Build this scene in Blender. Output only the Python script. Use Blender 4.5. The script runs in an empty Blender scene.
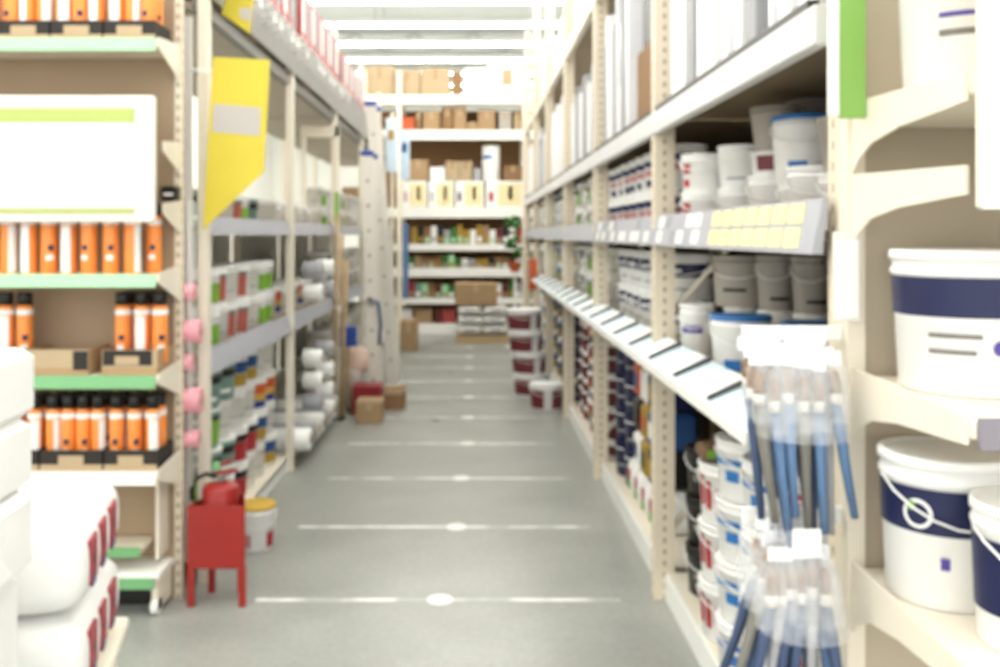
import bpy, math, random
from mathutils import Vector, Matrix
random.seed(7)
PI = math.pi
sc = bpy.context.scene
COL = sc.collection

# ------------------------------------------------------------------ camera
F, H, VX, VY = 926.0, 1.6, 472.0, 235.0          # focal length in pixels, eye height, vanishing point
cam = bpy.data.cameras.new('camera')
cam.sensor_width = 36.0
cam.lens = F / 1000 * 36
cam.shift_x = (500 - VX) / 1000
cam.shift_y = -(333.5 - VY) / 1000
cam.clip_start = 0.05
cam.dof.use_dof = True                            # the whole aisle is out of focus: lens focused close
cam.dof.focus_distance = 0.35
cam.dof.aperture_fstop = 15.5
camo = bpy.data.objects.new('camera', cam)
camo.location = (0, 0, H); camo.rotation_euler = (PI / 2, 0, 0)
COL.objects.link(camo); sc.camera = camo

# ------------------------------------------------------------------ world, exposure
w = bpy.data.worlds.new('world'); sc.world = w; w.use_nodes = True
w.node_tree.nodes['Background'].inputs[0].default_value = (1.0, 0.99, 0.96, 1)
w.node_tree.nodes['Background'].inputs[1].default_value = 1.5
LAMP = 12.0                                       # luminance of the ceiling lamps
sc.view_settings.view_transform = 'Standard'
sc.view_settings.look = 'None'
sc.view_settings.gamma = 1.0
sc.view_settings.use_curve_mapping = False
sc.view_settings.exposure = 0.65

# ------------------------------------------------------------------ helpers
def P(px, py, d):
    return ((px - VX) * d / F, d, H - (py - VY) * d / F)
def PX(px, d): return (px - VX) * d / F
def PZ(py, d): return H - (py - VY) * d / F
def srgb(h):
    h = h.lstrip('#'); c = [int(h[i:i + 2], 16) / 255 for i in (0, 2, 4)]
    return tuple(x / 12.92 if x <= .04045 else ((x + .055) / 1.055) ** 2.4 for x in c)

MATS = {}
def mat(name, hexc, rough=.5, var=.06, scale=9.0, metal=0.0, bump=0.0, spec=.5):
    if name in MATS: return MATS[name]
    m = bpy.data.materials.new(name); m.use_nodes = True
    nt = m.node_tree; b = nt.nodes['Principled BSDF']
    c = srgb(hexc)
    if name != 'orange_can' and (max(c) < .7 or min(c) < .25): c = tuple(x*.7 for x in c)
    tc = nt.nodes.new('ShaderNodeTexCoord')
    nz = nt.nodes.new('ShaderNodeTexNoise'); nz.inputs['Scale'].default_value = scale; nz.inputs['Detail'].default_value = 3
    nt.links.new(tc.outputs['Object'], nz.inputs['Vector'])
    mx = nt.nodes.new('ShaderNodeMix'); mx.data_type = 'RGBA'
    mx.inputs[6].default_value = tuple(max(0, x * (1 - var)) for x in c) + (1,)
    mx.inputs[7].default_value = tuple(min(1, x * (1 + var)) for x in c) + (1,)
    nt.links.new(nz.outputs['Fac'], mx.inputs[0])
    nt.links.new(mx.outputs[2], b.inputs['Base Color'])
    b.inputs['Roughness'].default_value = rough
    b.inputs['Metallic'].default_value = metal
    b.inputs['Specular IOR Level'].default_value = spec
    if bump:
        bp = nt.nodes.new('ShaderNodeBump'); bp.inputs['Strength'].default_value = bump; bp.inputs['Distance'].default_value = .02
        nt.links.new(nz.outputs['Fac'], bp.inputs['Height']); nt.links.new(bp.outputs[0], b.inputs['Normal'])
    MATS[name] = m
    return m

def slotted(name, hexc, dark='#9c8f79', pitch=.05):
    """painted steel with a row of punched slots down the middle of each face"""
    m = mat(name, hexc, .45)
    nt = m.node_tree; b = nt.nodes['Principled BSDF']
    src = b.inputs['Base Color'].links[0].from_socket
    tc = nt.nodes.new('ShaderNodeTexCoord'); sx = nt.nodes.new('ShaderNodeSeparateXYZ')
    nt.links.new(tc.outputs['Object'], sx.inputs[0])
    def mth(op, a, bb=None):
        n = nt.nodes.new('ShaderNodeMath'); n.operation = op
        for i, v in enumerate((a, bb)):
            if v is None: continue
            if isinstance(v, (int, float)): n.inputs[i].default_value = v
            else: nt.links.new(v, n.inputs[i])
        return n.outputs[0]
    zz = mth('LESS_THAN', mth('FRACT', mth('DIVIDE', sx.outputs[2], pitch)), .42)
    xx = mth('LESS_THAN', mth('ABSOLUTE', sx.outputs[0]), .006)
    yy = mth('LESS_THAN', mth('ABSOLUTE', sx.outputs[1]), .006)
    hole = mth('MULTIPLY', zz, mth('MAXIMUM', xx, yy))
    mx = nt.nodes.new('ShaderNodeMix'); mx.data_type = 'RGBA'
    nt.links.new(hole, mx.inputs[0]); nt.links.new(src, mx.inputs[6]); mx.inputs[7].default_value = srgb(dark) + (1,)
    nt.links.new(mx.outputs[2], b.inputs['Base Color'])
    return m

def emissive(name, hexc, strength):
    m = bpy.data.materials.new(name); m.use_nodes = True
    b = m.node_tree.nodes['Principled BSDF']
    b.inputs['Base Color'].default_value = srgb(hexc) + (1,)
    b.inputs['Emission Color'].default_value = srgb(hexc) + (1,)
    b.inputs['Emission Strength'].default_value = strength
    MATS[name] = m
    return m

class MB:
    def __init__(s): s.v = []; s.f = []; s.sm = []
    def _add(s, vs, fs, smooth=False):
        o = len(s.v); s.v += [tuple(v) for v in vs]
        s.f += [tuple(i + o for i in f) for f in fs]; s.sm += [smooth] * len(fs)
        return s
    def box(s, x0, x1, y0, y1, z0, z1):
        return s._add([(x0,y0,z0),(x1,y0,z0),(x1,y1,z0),(x0,y1,z0),(x0,y0,z1),(x1,y0,z1),(x1,y1,z1),(x0,y1,z1)],
            [(0,3,2,1),(4,5,6,7),(0,1,5,4),(1,2,6,5),(2,3,7,6),(3,0,4,7)])
    def rbox(s, x0, x1, y0, y1, z0, z1, b=.005):
        """box with chamfered edges"""
        cx, cy, cz = (x0+x1)/2, (y0+y1)/2, (z0+z1)/2
        hx, hy, hz = abs(x1-x0)/2, abs(y1-y0)/2, abs(z1-z0)/2
        b = min(b, hx*.45, hy*.45, hz*.45)
        ring = lambda ax, ay, z: [(cx-ax+b,cy-ay,z),(cx+ax-b,cy-ay,z),(cx+ax,cy-ay+b,z),(cx+ax,cy+ay-b,z),(cx+ax-b,cy+ay,z),(cx-ax+b,cy+ay,z),(cx-ax,cy+ay-b,z),(cx-ax,cy-ay+b,z)]
        vs = ring(hx-b,hy-b,cz-hz)+ring(hx,hy,cz-hz+b)+ring(hx,hy,cz+hz-b)+ring(hx-b,hy-b,cz+hz)
        fs = [tuple(range(7,-1,-1)), tuple(range(24,32))]
        for k in range(3):
            for i in range(8):
                j = (i+1) % 8
                fs.append((k*8+i, k*8+j, k*8+8+j, k*8+8+i))
        return s._add(vs, fs)
    def prism(s, poly, axis, a0, a1):
        """polygon (2D points) extruded along axis 'x', 'y' or 'z'"""
        n = len(poly)
        def put(p, a):
            return (a, p[0], p[1]) if axis == 'x' else (p[0], a, p[1]) if axis == 'y' else (p[0], p[1], a)
        vs = [put(p, a0) for p in poly] + [put(p, a1) for p in poly]
        fs = [tuple(range(n-1,-1,-1)), tuple(range(n, 2*n))] + [(i, (i+1) % n, n+(i+1) % n, n+i) for i in range(n)]
        return s._add(vs, fs)
    def lathe(s, prof, n=20, c=(0,0,0), axis='z', smooth=True, cap=True):
        def put(r, a, h):
            u, v = r*math.cos(a), r*math.sin(a)
            p = (u, v, h) if axis == 'z' else (h, u, v) if axis == 'x' else (u, h, v)
            return (p[0]+c[0], p[1]+c[1], p[2]+c[2])
        vs = [put(r, 2*PI*k/n, h) for r, h in prof for k in range(n)]
        fs = []
        for i in range(len(prof)-1):
            for k in range(n):
                j = (k+1) % n
                fs.append((i*n+k, i*n+j, (i+1)*n+j, (i+1)*n+k))
        o = len(s.f)
        s._add(vs, fs, smooth)
        if cap:
            b = len(s.v)-len(vs)
            s.f.append(tuple(range(b+n-1, b-1, -1))); s.sm.append(False)
            t = b+(len(prof)-1)*n
            s.f.append(tuple(range(t, t+n))); s.sm.append(False)
        return s
    def patch(s, rb, rt, h, z0, z1, a0, a1, off=.0012, n=8):
        n = max(n, int(abs(a1-a0)/6)+1)
        """curved label on a tapered wall: angles in degrees, 0 = -Y"""
        vs = []
        for z in (z0, z1):
            r = rb+(rt-rb)*z/h+off
            for k in range(n+1):
                a = math.radians(a0+(a1-a0)*k/n)-PI/2
                vs.append((r*math.cos(a), r*math.sin(a), z))
        fs = [(k, k+1, n+2+k, n+1+k) for k in range(n)]
        return s._add(vs, fs, True)
    def disc_patch(s, rb, rt, h, ac, fz, rad, off=.003, n=18):
        vs = []
        for k in range(n+1):
            t = 2*PI*k/n; q = rad if k < n else 0
            z = fz*h+q*math.sin(t); rr = rb+(rt-rb)*z/h+off
            a = math.radians(ac)-PI/2+q*math.cos(t)/rr
            vs.append((rr*math.cos(a), rr*math.sin(a), z))
        return s._add(vs, [(n, k, (k+1) % n) for k in range(n)], True)
    def tube(s, pts, r, n=8):
        pts = [Vector(p) for p in pts]; vs = []; fs = []
        rs = r if isinstance(r, (list, tuple)) else [r]*len(pts)
        for i, p in enumerate(pts):
            t = (pts[min(i+1, len(pts)-1)]-pts[max(i-1, 0)]).normalized()
            u = t.cross(Vector((0,0,1)) if abs(t.z) < .9 else Vector((1,0,0))).normalized(); q = t.cross(u)
            for k in range(n):
                a = 2*PI*k/n
                vs.append(p+(u*math.cos(a)+q*math.sin(a))*rs[i])
        for i in range(len(pts)-1):
            for k in range(n):
                j = (k+1) % n
                fs.append((i*n+k, i*n+j, (i+1)*n+j, (i+1)*n+k))
        fs.append(tuple(range(n-1,-1,-1))); fs.append(tuple(range((len(pts)-1)*n, len(pts)*n)))
        return s._add(vs, fs, True)
    def pillow(s, sx, sy, sz, c=(0,0,0), e=.35, nu=24, nv=12, ev=.45):
        """soft rounded sack (superellipsoid)"""
        sg = lambda v, p: math.copysign(abs(v)**p, v)
        vs = []
        for i in range(1, nv):
            th = -PI/2+PI*i/nv
            for k in range(nu):
                a = 2*PI*k/nu
                vs.append((c[0]+sx*sg(math.cos(th), ev)*sg(math.cos(a), e), c[1]+sy*sg(math.cos(th), ev)*sg(math.sin(a), e), c[2]+sz*sg(math.sin(th), .6)))
        b = len(vs); vs += [(c[0],c[1],c[2]-sz),(c[0],c[1],c[2]+sz)]
        fs = []
        for i in range(nv-2):
            for k in range(nu):
                j = (k+1) % nu
                fs.append((i*nu+k, i*nu+j, (i+1)*nu+j, (i+1)*nu+k))
        for k in range(nu):
            j = (k+1) % nu
            fs.append((b, j, k)); fs.append((b+1, (nv-2)*nu+k, (nv-2)*nu+j))
        return s._add(vs, fs, True)
    def mesh(s, name, m):
        me = bpy.data.meshes.new(name)
        me.from_pydata(s.v, [], s.f)
        me.polygons.foreach_set('use_smooth', s.sm)
        me.materials.append(m); me.update()
        return me

LABELS = {}
def tag(o, label, cat, group=None):
    LABELS.setdefault(label, []).append((o.name, group))
    o['label'] = label; o['category'] = cat
    if group: o['group'] = group
    return o
def thing(name, loc, label, cat, group=None, rz=0.0):
    o = bpy.data.objects.new(name, None); o.empty_display_size = .1
    COL.objects.link(o); o.location = loc; o.rotation_euler = (0, 0, rz)
    return tag(o, label, cat, group)
def part(name, mb, m, parent=None, world=False, loc=None, rot=None):
    """mb: MB or mesh; world=True: its coordinates are world ones (parent not rotated)"""
    me = mb if isinstance(mb, bpy.types.Mesh) else mb.mesh(name, m)
    o = bpy.data.objects.new(name, me); COL.objects.link(o)
    if world and parent is not None:
        q = parent; off = Vector((0,0,0))
        while q is not None: off += Vector(q.location); q = q.parent
        me.transform(Matrix.Translation(-off))
    if parent is not None: o.parent = parent
    if loc is not None: o.location = loc
    if rot is not None: o.rotation_euler = rot
    return o
def struct(name, mb, m):
    o = part(name, mb, m); o['kind'] = 'structure'
    return o
ORD = ['first','second','third','fourth','fifth','sixth','seventh','eighth','ninth','tenth','eleventh','twelfth','thirteenth','fourteenth','fifteenth','sixteenth','seventeenth','eighteenth','nineteenth','twentieth'] + ['next']*20

# ------------------------------------------------------------------ materials
cream   = mat('cream_steel', '#ece4d3', .45, .03)
creamS  = slotted('cream_steel_slotted', '#e6dac4')
whiteS  = mat('white_steel', '#f2f2ee', .4, .02)
greyB   = mat('grey_strip', '#ccced8', .4, .08, 14)
paleB   = mat('pale_blue_plastic', '#cfe2ea', .35, .03)
deckm   = mat('deck_board', '#ae9a7e', .7, .08, 5)
tan     = mat('tan_panel', '#bfa688', .7, .05, 4)
card    = mat('cardboard', '#c8a67c', .8, .08, 6)
cardD   = mat('cardboard_dark', '#a9825a', .8, .08, 6)
cardL   = mat('cardboard_pale', '#d6bd98', .8, .06, 6)
white   = mat('white_plastic', '#f4f4f2', .35, .02)
offw    = mat('offwhite_plastic', '#e4e1da', .4, .03)
greyP   = mat('grey_plastic', '#cfc8be', .4, .05)
black   = mat('black_plastic', '#171514', .4, .1)
blackC  = mat('black_carton', '#2e2823', .7, .12, 12)
navy    = mat('navy_print', '#161f55', .4, .08)
blue    = mat('blue_print', '#2f86d6', .4, .06)
red     = mat('red_print', '#c9313a', .4, .08)
dred    = mat('dark_red_print', '#7e2a33', .45, .1)
pinkP   = mat('pale_red_print', '#d99a9a', .45, .1)
orange  = mat('orange_can', '#fb9644', .35, .06)
orangeD = mat('orange_bin', '#e8672f', .45, .06)
green   = mat('green_print', '#8cc63f', .45, .06)
mint    = mat('mint_strip', '#a9dfb0', .35, .04)
greenS  = mat('green_strip', '#8ccf8f', .35, .04)
lime    = mat('lime_print', '#cfe07c', .45, .03)
teal    = mat('teal_plastic', '#8fb8b0', .4, .08)
yellow  = mat('yellow_board', '#f3de40', .5, .03)
yellowL = mat('yellow_lid', '#f3c64a', .45, .05)
paleY   = mat('pale_yellow_card', '#efe7b0', .5, .05)
purple  = mat('purple_print', '#5b4bb0', .45, .06)
redP    = mat('red_paint', '#b52c26', .4, .05)
pink    = mat('pink_roll', '#eda6b2', .6, .08, 30)
wood    = mat('pale_wood', '#d8b98c', .6, .1, 12)
alu     = mat('aluminium', '#e6e1d8', .4, .05, 12)
steelD  = mat('dark_steel', '#8b8880', .45, .06)
greyC   = mat('grey_carton', '#c3c4c8', .6, .06)
brown   = mat('brown_packet', '#8a6a4a', .6, .15, 20)
ochre   = mat('ochre_packet', '#c8a23a', .5, .1, 14)
handleB = mat('brush_blue', '#6f93bf', .4, .12, 20)
handleN = mat('brush_navy', '#4f6288', .45, .12, 20)
bristle = mat('brush_bristle', '#a87a4e', .8, .2, 60)
greenL  = mat('leaf_green', '#3f8a3c', .6, .2, 20)

def film_material(name='clear_film', lo=.03, hi=.38):
    m = bpy.data.materials.new(name); m.use_nodes = True
    nt = m.node_tree; b = nt.nodes['Principled BSDF']
    b.inputs['Base Color'].default_value = (.93, .95, .97, 1); b.inputs['Roughness'].default_value = .18
    tr = nt.nodes.new('ShaderNodeBsdfTransparent'); mx = nt.nodes.new('ShaderNodeMixShader')
    nz = nt.nodes.new('ShaderNodeTexNoise'); nz.inputs['Scale'].default_value = 30
    tc = nt.nodes.new('ShaderNodeTexCoord'); nt.links.new(tc.outputs['Object'], nz.inputs['Vector'])
    mr = nt.nodes.new('ShaderNodeMapRange'); mr.inputs[3].default_value = lo; mr.inputs[4].default_value = hi
    nt.links.new(nz.outputs['Fac'], mr.inputs[0])
    nt.links.new(mr.outputs[0], mx.inputs[0]); nt.links.new(tr.outputs[0], mx.inputs[1]); nt.links.new(b.outputs[0], mx.inputs[2])
    nt.links.new(mx.outputs[0], nt.nodes['Material Output'].inputs[0])
    return m
whiteW = mat('white_wrap', '#f3f4f8', .3, .04, 6)
film = film_material(); cloudy = film_material('cloudy_film', .04, .36)

def floor_material():
    m = mat('floor_epoxy', '#b5b8b1', .3, .1, .9, spec=.5)
    nt = m.node_tree; b = nt.nodes['Principled BSDF']
    src = b.inputs['Base Color'].links[0].from_socket
    tc = nt.nodes.new('ShaderNodeTexCoord')
    n2 = nt.nodes.new('ShaderNodeTexNoise'); n2.inputs['Scale'].default_value = 35; n2.inputs['Detail'].default_value = 5
    nt.links.new(tc.outputs['Object'], n2.inputs['Vector'])
    n3 = nt.nodes.new('ShaderNodeTexNoise'); n3.inputs['Scale'].default_value = 2.2; n3.inputs['Detail'].default_value = 4
    nt.links.new(tc.outputs['Object'], n3.inputs['Vector'])
    mx = nt.nodes.new('ShaderNodeMix'); mx.data_type = 'RGBA'; mx.blend_type = 'OVERLAY'
    mx.inputs[0].default_value = .22
    nt.links.new(src, mx.inputs[6]); nt.links.new(n2.outputs['Fac'], mx.inputs[7])
    m2 = nt.nodes.new('ShaderNodeMix'); m2.data_type = 'RGBA'; m2.blend_type = 'OVERLAY'; m2.inputs[0].default_value = .3
    nt.links.new(mx.outputs[2], m2.inputs[6]); nt.links.new(n3.outputs['Fac'], m2.inputs[7])
    nt.links.new(m2.outputs[2], b.inputs['Base Color'])
    mr = nt.nodes.new('ShaderNodeMapRange'); mr.inputs[3].default_value = .22; mr.inputs[4].default_value = .42
    nt.links.new(n3.outputs['Fac'], mr.inputs[0]); nt.links.new(mr.outputs[0], b.inputs['Roughness'])
    return m
def worn_paint():
    m = mat('worn_white_paint', '#f3f3ee', .5, .02)
    nt = m.node_tree; b = nt.nodes['Principled BSDF']
    src = b.inputs['Base Color'].links[0].from_socket
    tc = nt.nodes.new('ShaderNodeTexCoord'); n = nt.nodes.new('ShaderNodeTexNoise')
    n.inputs['Scale'].default_value = 5; n.inputs['Detail'].default_value = 6
    nt.links.new(tc.outputs['Object'], n.inputs['Vector'])
    cr = nt.nodes.new('ShaderNodeMapRange'); cr.inputs[1].default_value = .42; cr.inputs[2].default_value = .6
    nt.links.new(n.outputs['Fac'], cr.inputs[0])
    mx = nt.nodes.new('ShaderNodeMix'); mx.data_type = 'RGBA'
    nt.links.new(cr.outputs[0], mx.inputs[0]); nt.links.new(src, mx.inputs[6]); mx.inputs[7].default_value = srgb('#b4b9b4') + (1,)
    nt.links.new(mx.outputs[2], b.inputs['Base Color'])
    return m

# ------------------------------------------------------------------ shell
FLX, FY0, FY1, CZ = 9.0, -4.0, 42.0, 8.3
floor = struct('floor', MB().box(-FLX, FLX, FY0, FY1, -.1, 0), floor_material())
wp = worn_paint()
stripe = None
for k in range(11):
    d = 4.06 + 1.015 * k
    xa, xb = -.95, .65
    so = part('painted_stripe', MB().box(xa, xb, d-.016, d+.016, 0, .0012), wp, floor)
    part('floor_disc', MB().lathe([(.058, 0), (.056, .003)], 20, ([-.14, -.085, -.07, -.035][min(k, 3)], d, .0005)), white, floor)
roofm = mat('roof_sheet', '#dfe2e0', .5, .03, 2)
struct('ceiling', MB().box(-FLX, FLX, FY0, FY1, CZ, CZ+.1), roofm)
wallm = mat('wall_paint', '#efeee8', .7, .02, 2)
struct('wall_left', MB().box(-FLX-.1, -FLX, FY0, FY1, 0, CZ), wallm)
struct('wall_right', MB().box(FLX, FLX+.1, FY0, FY1, 0, CZ), wallm)
struct('wall_back', MB().box(-FLX, FLX, FY1, FY1+.1, 0, CZ), wallm)

# ------------------------------------------------------------------ roof trusses and lamps
trm = mat('truss_steel', '#c9ccc9', .5, .05)
for k, d in enumerate((4.0, 10.0, 16.0, 23.0, 30.0, 37.0)):
    t = thing('roof_truss', (0, d, 7.45), 'pale steel lattice truss under the roof, %s from the front of the store' % ORD[k], 'truss', 'roof trusses')
    part('chord', MB().box(-8.9, 8.9, -.06, .06, 0, .1), trm, t)
    part('chord', MB().box(-8.9, 8.9, -.06, .06, .68, .78), trm, t)
    for i in range(18):
        x = -8.6 + i*.96
        a, b = (x, 0, .1), (x+.96, 0, .68)
        if i % 2: a, b = (x, 0, .68), (x+.96, 0, .1)
        part('web_bar', MB().tube([a, b], .03, 6), trm, t)
lampm = emissive('lamp_diffuser', '#fffdf6', LAMP)
for k in range(16):
    d = 21.5 + 2.4*(k-9)
    t = thing('ceiling_lamp', (0, d, 7.0), 'long white strip lamp hanging across the aisle, %s row from the front' % ORD[k], 'lamp', 'ceiling strip lamps')
    part('housing', MB().box(-8.6, 8.6, -.16, .16, .03, .14), whiteS, t)
    part('diffuser', MB().box(-8.58, 8.58, -.15, .15, 0, .03), lampm, t)
    for x in (-7.5, -2.5, 2.5, 7.5):
        part('hanger', MB().box(x-.01, x+.01, -.01, .01, .14, CZ-7.0), trm, t)

# ------------------------------------------------------------------ racks
XR, XL = .80, -1.25
UPR = MB().box(-.045, .045, -.035, .035, 0, 4.7).mesh('upright', creamS)
UPF = MB().box(-.02, .02, -.03, .03, 0, 4.7).mesh('upright', creamS)
UPL = MB().box(-.0225, .0225, -.035, .035, 0, 3.5).mesh('upright', cream)
def upright(parent, x, y, me):
    return part('upright', me, None, parent, loc=(x-parent.location.x, y-parent.location.y, 0))

RY = [2.14, 4.06, 6.06, 8.06, 10.06, 12.06, 14.06]
rackR = thing('shelving_rack', (1.2, 8.0, 0), 'long cream storage rack with perforated uprights on the right side of the aisle', 'rack')
for y in RY:
    upright(rackR, XR+.045 if y > 3 else .868, y+.035, UPR if y > 3 else UPF); upright(rackR, 1.62, y+.035, UPR)
    for z0 in (.3, 1.25, 2.4, 3.3):
        part('brace', MB().tube([(XR+.08, y+.035, z0), (1.58, y+.035, z0+.8)], .014, 6), cream, rackR, True)
def bays(ys): return list(zip([y+.072 for y in ys[:-1]], ys[1:]))
for bi, (a, b) in enumerate(bays(RY)):
    W = lambda name, mb, m: part(name, mb, m, rackR, True)
    W('shelf_beam', MB().rbox(XR+.005, XR+.05, a, b, 3.12, 3.23), cream); W('shelf_deck', MB().box(XR+.05, 1.66, a, b, 3.2, 3.225), deckm)
    W('shelf_beam', MB().rbox(XR-.01, XR+.03, a-.07, b-.001, 2.04, 2.135), mat('beam_grey', '#dededf', .4, .08, 6)); W('recess_shade', MB().box(XR+.002, XR+.03, a, b, 2.137, 2.162), black)  # black strip stands in for the shade in the recess above the beam
    W('shelf_deck', MB().box(XR+.03, 1.66, a, b, 2.11, 2.136), deckm)
    W('shelf_deck', MB().box(XR+.02, 1.66, a, b, 1.585, 1.61), deckm)
    st = W('price_strip', MB().prism([(XR-.015, 1.555), (XR+.012, 1.555), (XR+.022, 1.685), (XR+.012, 1.685)], 'y', a-.07, b-.002), greyB)
    if bi < 2:
        n = int((b-a)/.125)
        for j in range(n):
            y = a+.03+j*.125
            yel = bi == 0 and y < 3.0
            for (z, h) in ((1.568, .05), (1.628, .05)):
                if not yel and random.random() < .35: continue
                x0 = XR-.013+.027*(z-1.555)/.13
                mb = MB().prism([(x0-.005, z), (x0-.002, z), (x0+.008, z+h), (x0+.005, z+h)], 'y', y, y+.1)
                part('price_card', mb, paleY if yel else (white if random.random() < .6 else greyC), st, True)
    W('shelf_deck', MB().box(XR+.07, 1.66, a, b, 1.065, 1.09), deckm)
    W('shelf_deck', MB().box(XR+.06, 1.66, a, b, .10, .12), cream)
    W('kick_plate', MB().rbox(XR+.045, XR+.06, a, b, 0, .119), whiteS)
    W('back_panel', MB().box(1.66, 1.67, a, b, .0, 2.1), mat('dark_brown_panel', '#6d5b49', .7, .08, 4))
# sloping display tray with sample plates
x0, z0, x1, z1 = .70, 1.085, .855, 1.152
TY0, TY1 = 2.35, 10.8
tray = part('sloping_tray', MB().prism([(x0, z0-.012), (x0+.006, z0-.02), (x1, z1-.01), (x1, z1), (x0, z0)], 'y', TY0, TY1), paleB, rackR, True)
part('tray_lip', MB().prism([(x0-.006, z0-.02), (x0, z0-.02), (x0, z0+.012), (x0-.006, z0+.012)], 'y', TY0, TY1), whiteS, tray, True)
ux, uz = (x1-x0), (z1-z0); ul = math.hypot(ux, uz); ux /= ul; uz /= ul
nxx, nzz = -uz, ux
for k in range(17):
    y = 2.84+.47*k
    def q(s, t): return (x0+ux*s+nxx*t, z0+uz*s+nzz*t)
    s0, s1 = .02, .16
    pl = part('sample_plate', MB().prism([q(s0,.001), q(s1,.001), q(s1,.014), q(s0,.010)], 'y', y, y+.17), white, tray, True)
    part('plate_side_shade', MB().prism([q(s0+.005,.001), q(s1+.006,.001), q(s1+.006,.018), q(s0+.005,.014)], 'y', y-.018, y-.001), mat('plate_shade_grey', '#5d5e60', .5), tray, True)  # dark grey strip imitates the shade at each plate's near side

deckL = mat('deck_pale', '#d8cebd', .7, .05, 5)
LY = [4.25, 6.27, 8.29, 10.31, 12.33, 14.35]
rackL = thing('shelving_rack', (-1.7, 8.3, 0), 'long cream storage rack with grey price strips on the left side of the aisle', 'rack')
for y in LY:
    upright(rackL, XL+.012, y+.035, UPL); upright(rackL, -2.1, y+.035, UPL)
for bi, (a, b) in enumerate(bays(LY)):
    W = lambda name, mb, m: part(name, mb, m, rackL, True)
    W('shelf_beam', MB().rbox(XL-.04, XL+.01, a-.07, b, 2.62, 2.70), steelD)
    W('shelf_deck', MB().box(-2.13, XL-.04, a, b, 2.66, 2.69), deckL)
    fa = W('display_fascia', MB().prism([(XL+.035, 2.70), (XL+.045, 2.70), (XL+.10, 2.93), (XL+.08, 2.93)], 'y', a-.07, b), mat('fascia_grey', '#c9c7c2', .45, .15, 5))
    W('shelf_deck', MB().box(-2.13, XL+.08, a, b, 2.93, 2.955), deckm)
    if bi < 2:
        for j in range(11):
            y = a+.08+j*.17
            part('hook_arm', MB().tube([(XL+.06, y, 2.80), (XL+.17, y, 2.815), (XL+.18, y, 2.83)], .006, 6), whiteS, fa, True)
            part('hook_tag', MB().rbox(XL+.165, XL+.17, y-.03, y+.03, 2.765, 2.805, .002), white if j % 3 else greyC, fa, True)
    W('shelf_deck', MB().box(-2.13, XL, a, b, 1.615, 1.64), deckm)
    W('price_strip', MB().prism([(XL, 1.60), (XL+.022, 1.60), (XL+.004, 1.69), (XL-.006, 1.69)], 'y', a-.07, b-.002), greyB)
    W('shelf_deck', MB().box(-2.13, XL, a, b, 1.0, 1.025), deckm)
    W('price_strip', MB().prism([(XL, .945), (XL+.035, .945), (XL+.004, 1.06), (XL-.006, 1.06)], 'y', a-.07, b-.002), greyB)
    W('shelf_deck', MB().box(-2.13, XL, a, b, .08, .10), cream)
    W('kick_plate', MB().rbox(XL-.02, XL, a, b, 0, .099), whiteS if bi == 0 else mat('kick_wood', '#cbb9a2', .6, .1, 8))
    W('back_panel', MB().box(-2.17, -2.16, a, b, 0, 1.65), offw if bi else mat('dark_brown_panel', '#6d5b49'))

part('end_panel', MB().rbox(-2.12, XL-.03, LY[0]-.012, LY[0]-.002, .1, 2.6), offw, rackL, True)
# ------------------------------------------------------------------ product kinds (shared meshes)
KIND = {}; KD = {}
def bucket_kind(key, D, h, body, lid, patches=(), handle=True, taper=.9, n=20, rim=None):
    rt, rb = D/2, D/2*taper
    ps = [('body', MB().lathe([(rb-.004, 0), (rb, .004), (rb+(rt-rb)*.82, h*.82), (rt*1.015, h*.83), (rt*1.015, h*.86), (rt-.003, h*.87), (rt-.002, h*.93)], n).mesh('body', body))]
    if lid is not None:
        ps.append(('lid', MB().lathe([(rt*1.0, h*.925), (rt*1.03, h*.93), (rt*1.03, h*.985), (rt*1.0, h), (rt*.9, h), (rt*.88, h*.985)], n).mesh('lid', lid)))
    else:
        ps.append(('rim', MB().lathe([(rt*1.0, h*.925), (rt*1.04, h*.94), (rt*1.04, h*.99), (rt*1.0, h), (rt*.93, h), (rt*.9, h*.95)], n).mesh('rim', rim or body)))
    for (nm, a0, a1, f0, f1, m) in patches:
        if nm == 'emblem': ps.append((nm, MB().disc_patch(rb, rt, h, a0, f0, f1, a1).mesh(nm, m))); continue
        ps.append((nm, MB().patch(rb, rt, h, f0*h, f1*h, a0, a1, .0016 if nm == 'label' else .0028).mesh(nm, m)))
    if handle:
        pts = []
        for k in range(11):
            a = PI*k/10
            pts.append((rt*1.05*math.cos(a), -(rt*.75*math.sin(a))-.012*math.sin(a)-rt*.28*math.sin(a), h*.84-h*.28*math.sin(a)))
        ps.append(('handle', MB().tube(pts, .0028, 5).mesh('handle', white)))
    KIND[key] = (('plastic_tub', 'tub', ps, h) if key in TUBS else ('paint_pail', 'pail', ps, h) if 'pail' in key or key.startswith('grey') else ('bucket', 'bucket', ps, h)); KD[key] = D*1.045
def place(key, loc, label, group=None, rz=0.0, name=None, cat=None):
    nm, ct, ps, h = KIND[key]
    t = thing(name or nm, loc, label, cat or ct, group, rz)
    for (pn, me) in ps: part(pn, me, None, t)
    return t
def Hh(key): return KIND[key][3]
L, PR = 'label', 'print'
TUBS = ('green_label', 'salmon_label', 'white_tall', 'flame_label', 'purple_text', 'redlid')
bucket_kind('white_navy', .22, .21, white, white, [(L,-80,80,.50,.80,navy),(PR,-40,-5,.62,.68,white),(PR,-30,30,.22,.27,greyC)])
bucket_kind('white_navy2', .22, .19, white, white, [(L,-85,85,.12,.38,navy),(PR,-40,20,.52,.58,navy),(PR,-20,30,.64,.68,pinkP)], handle=False)
bucket_kind('white_pink', .21, .20, white, white, [(L,-35,45,.42,.58,pinkP),(PR,-60,50,.64,.80,navy),(PR,-30,-5,.15,.32,navy)], handle=False)
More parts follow.
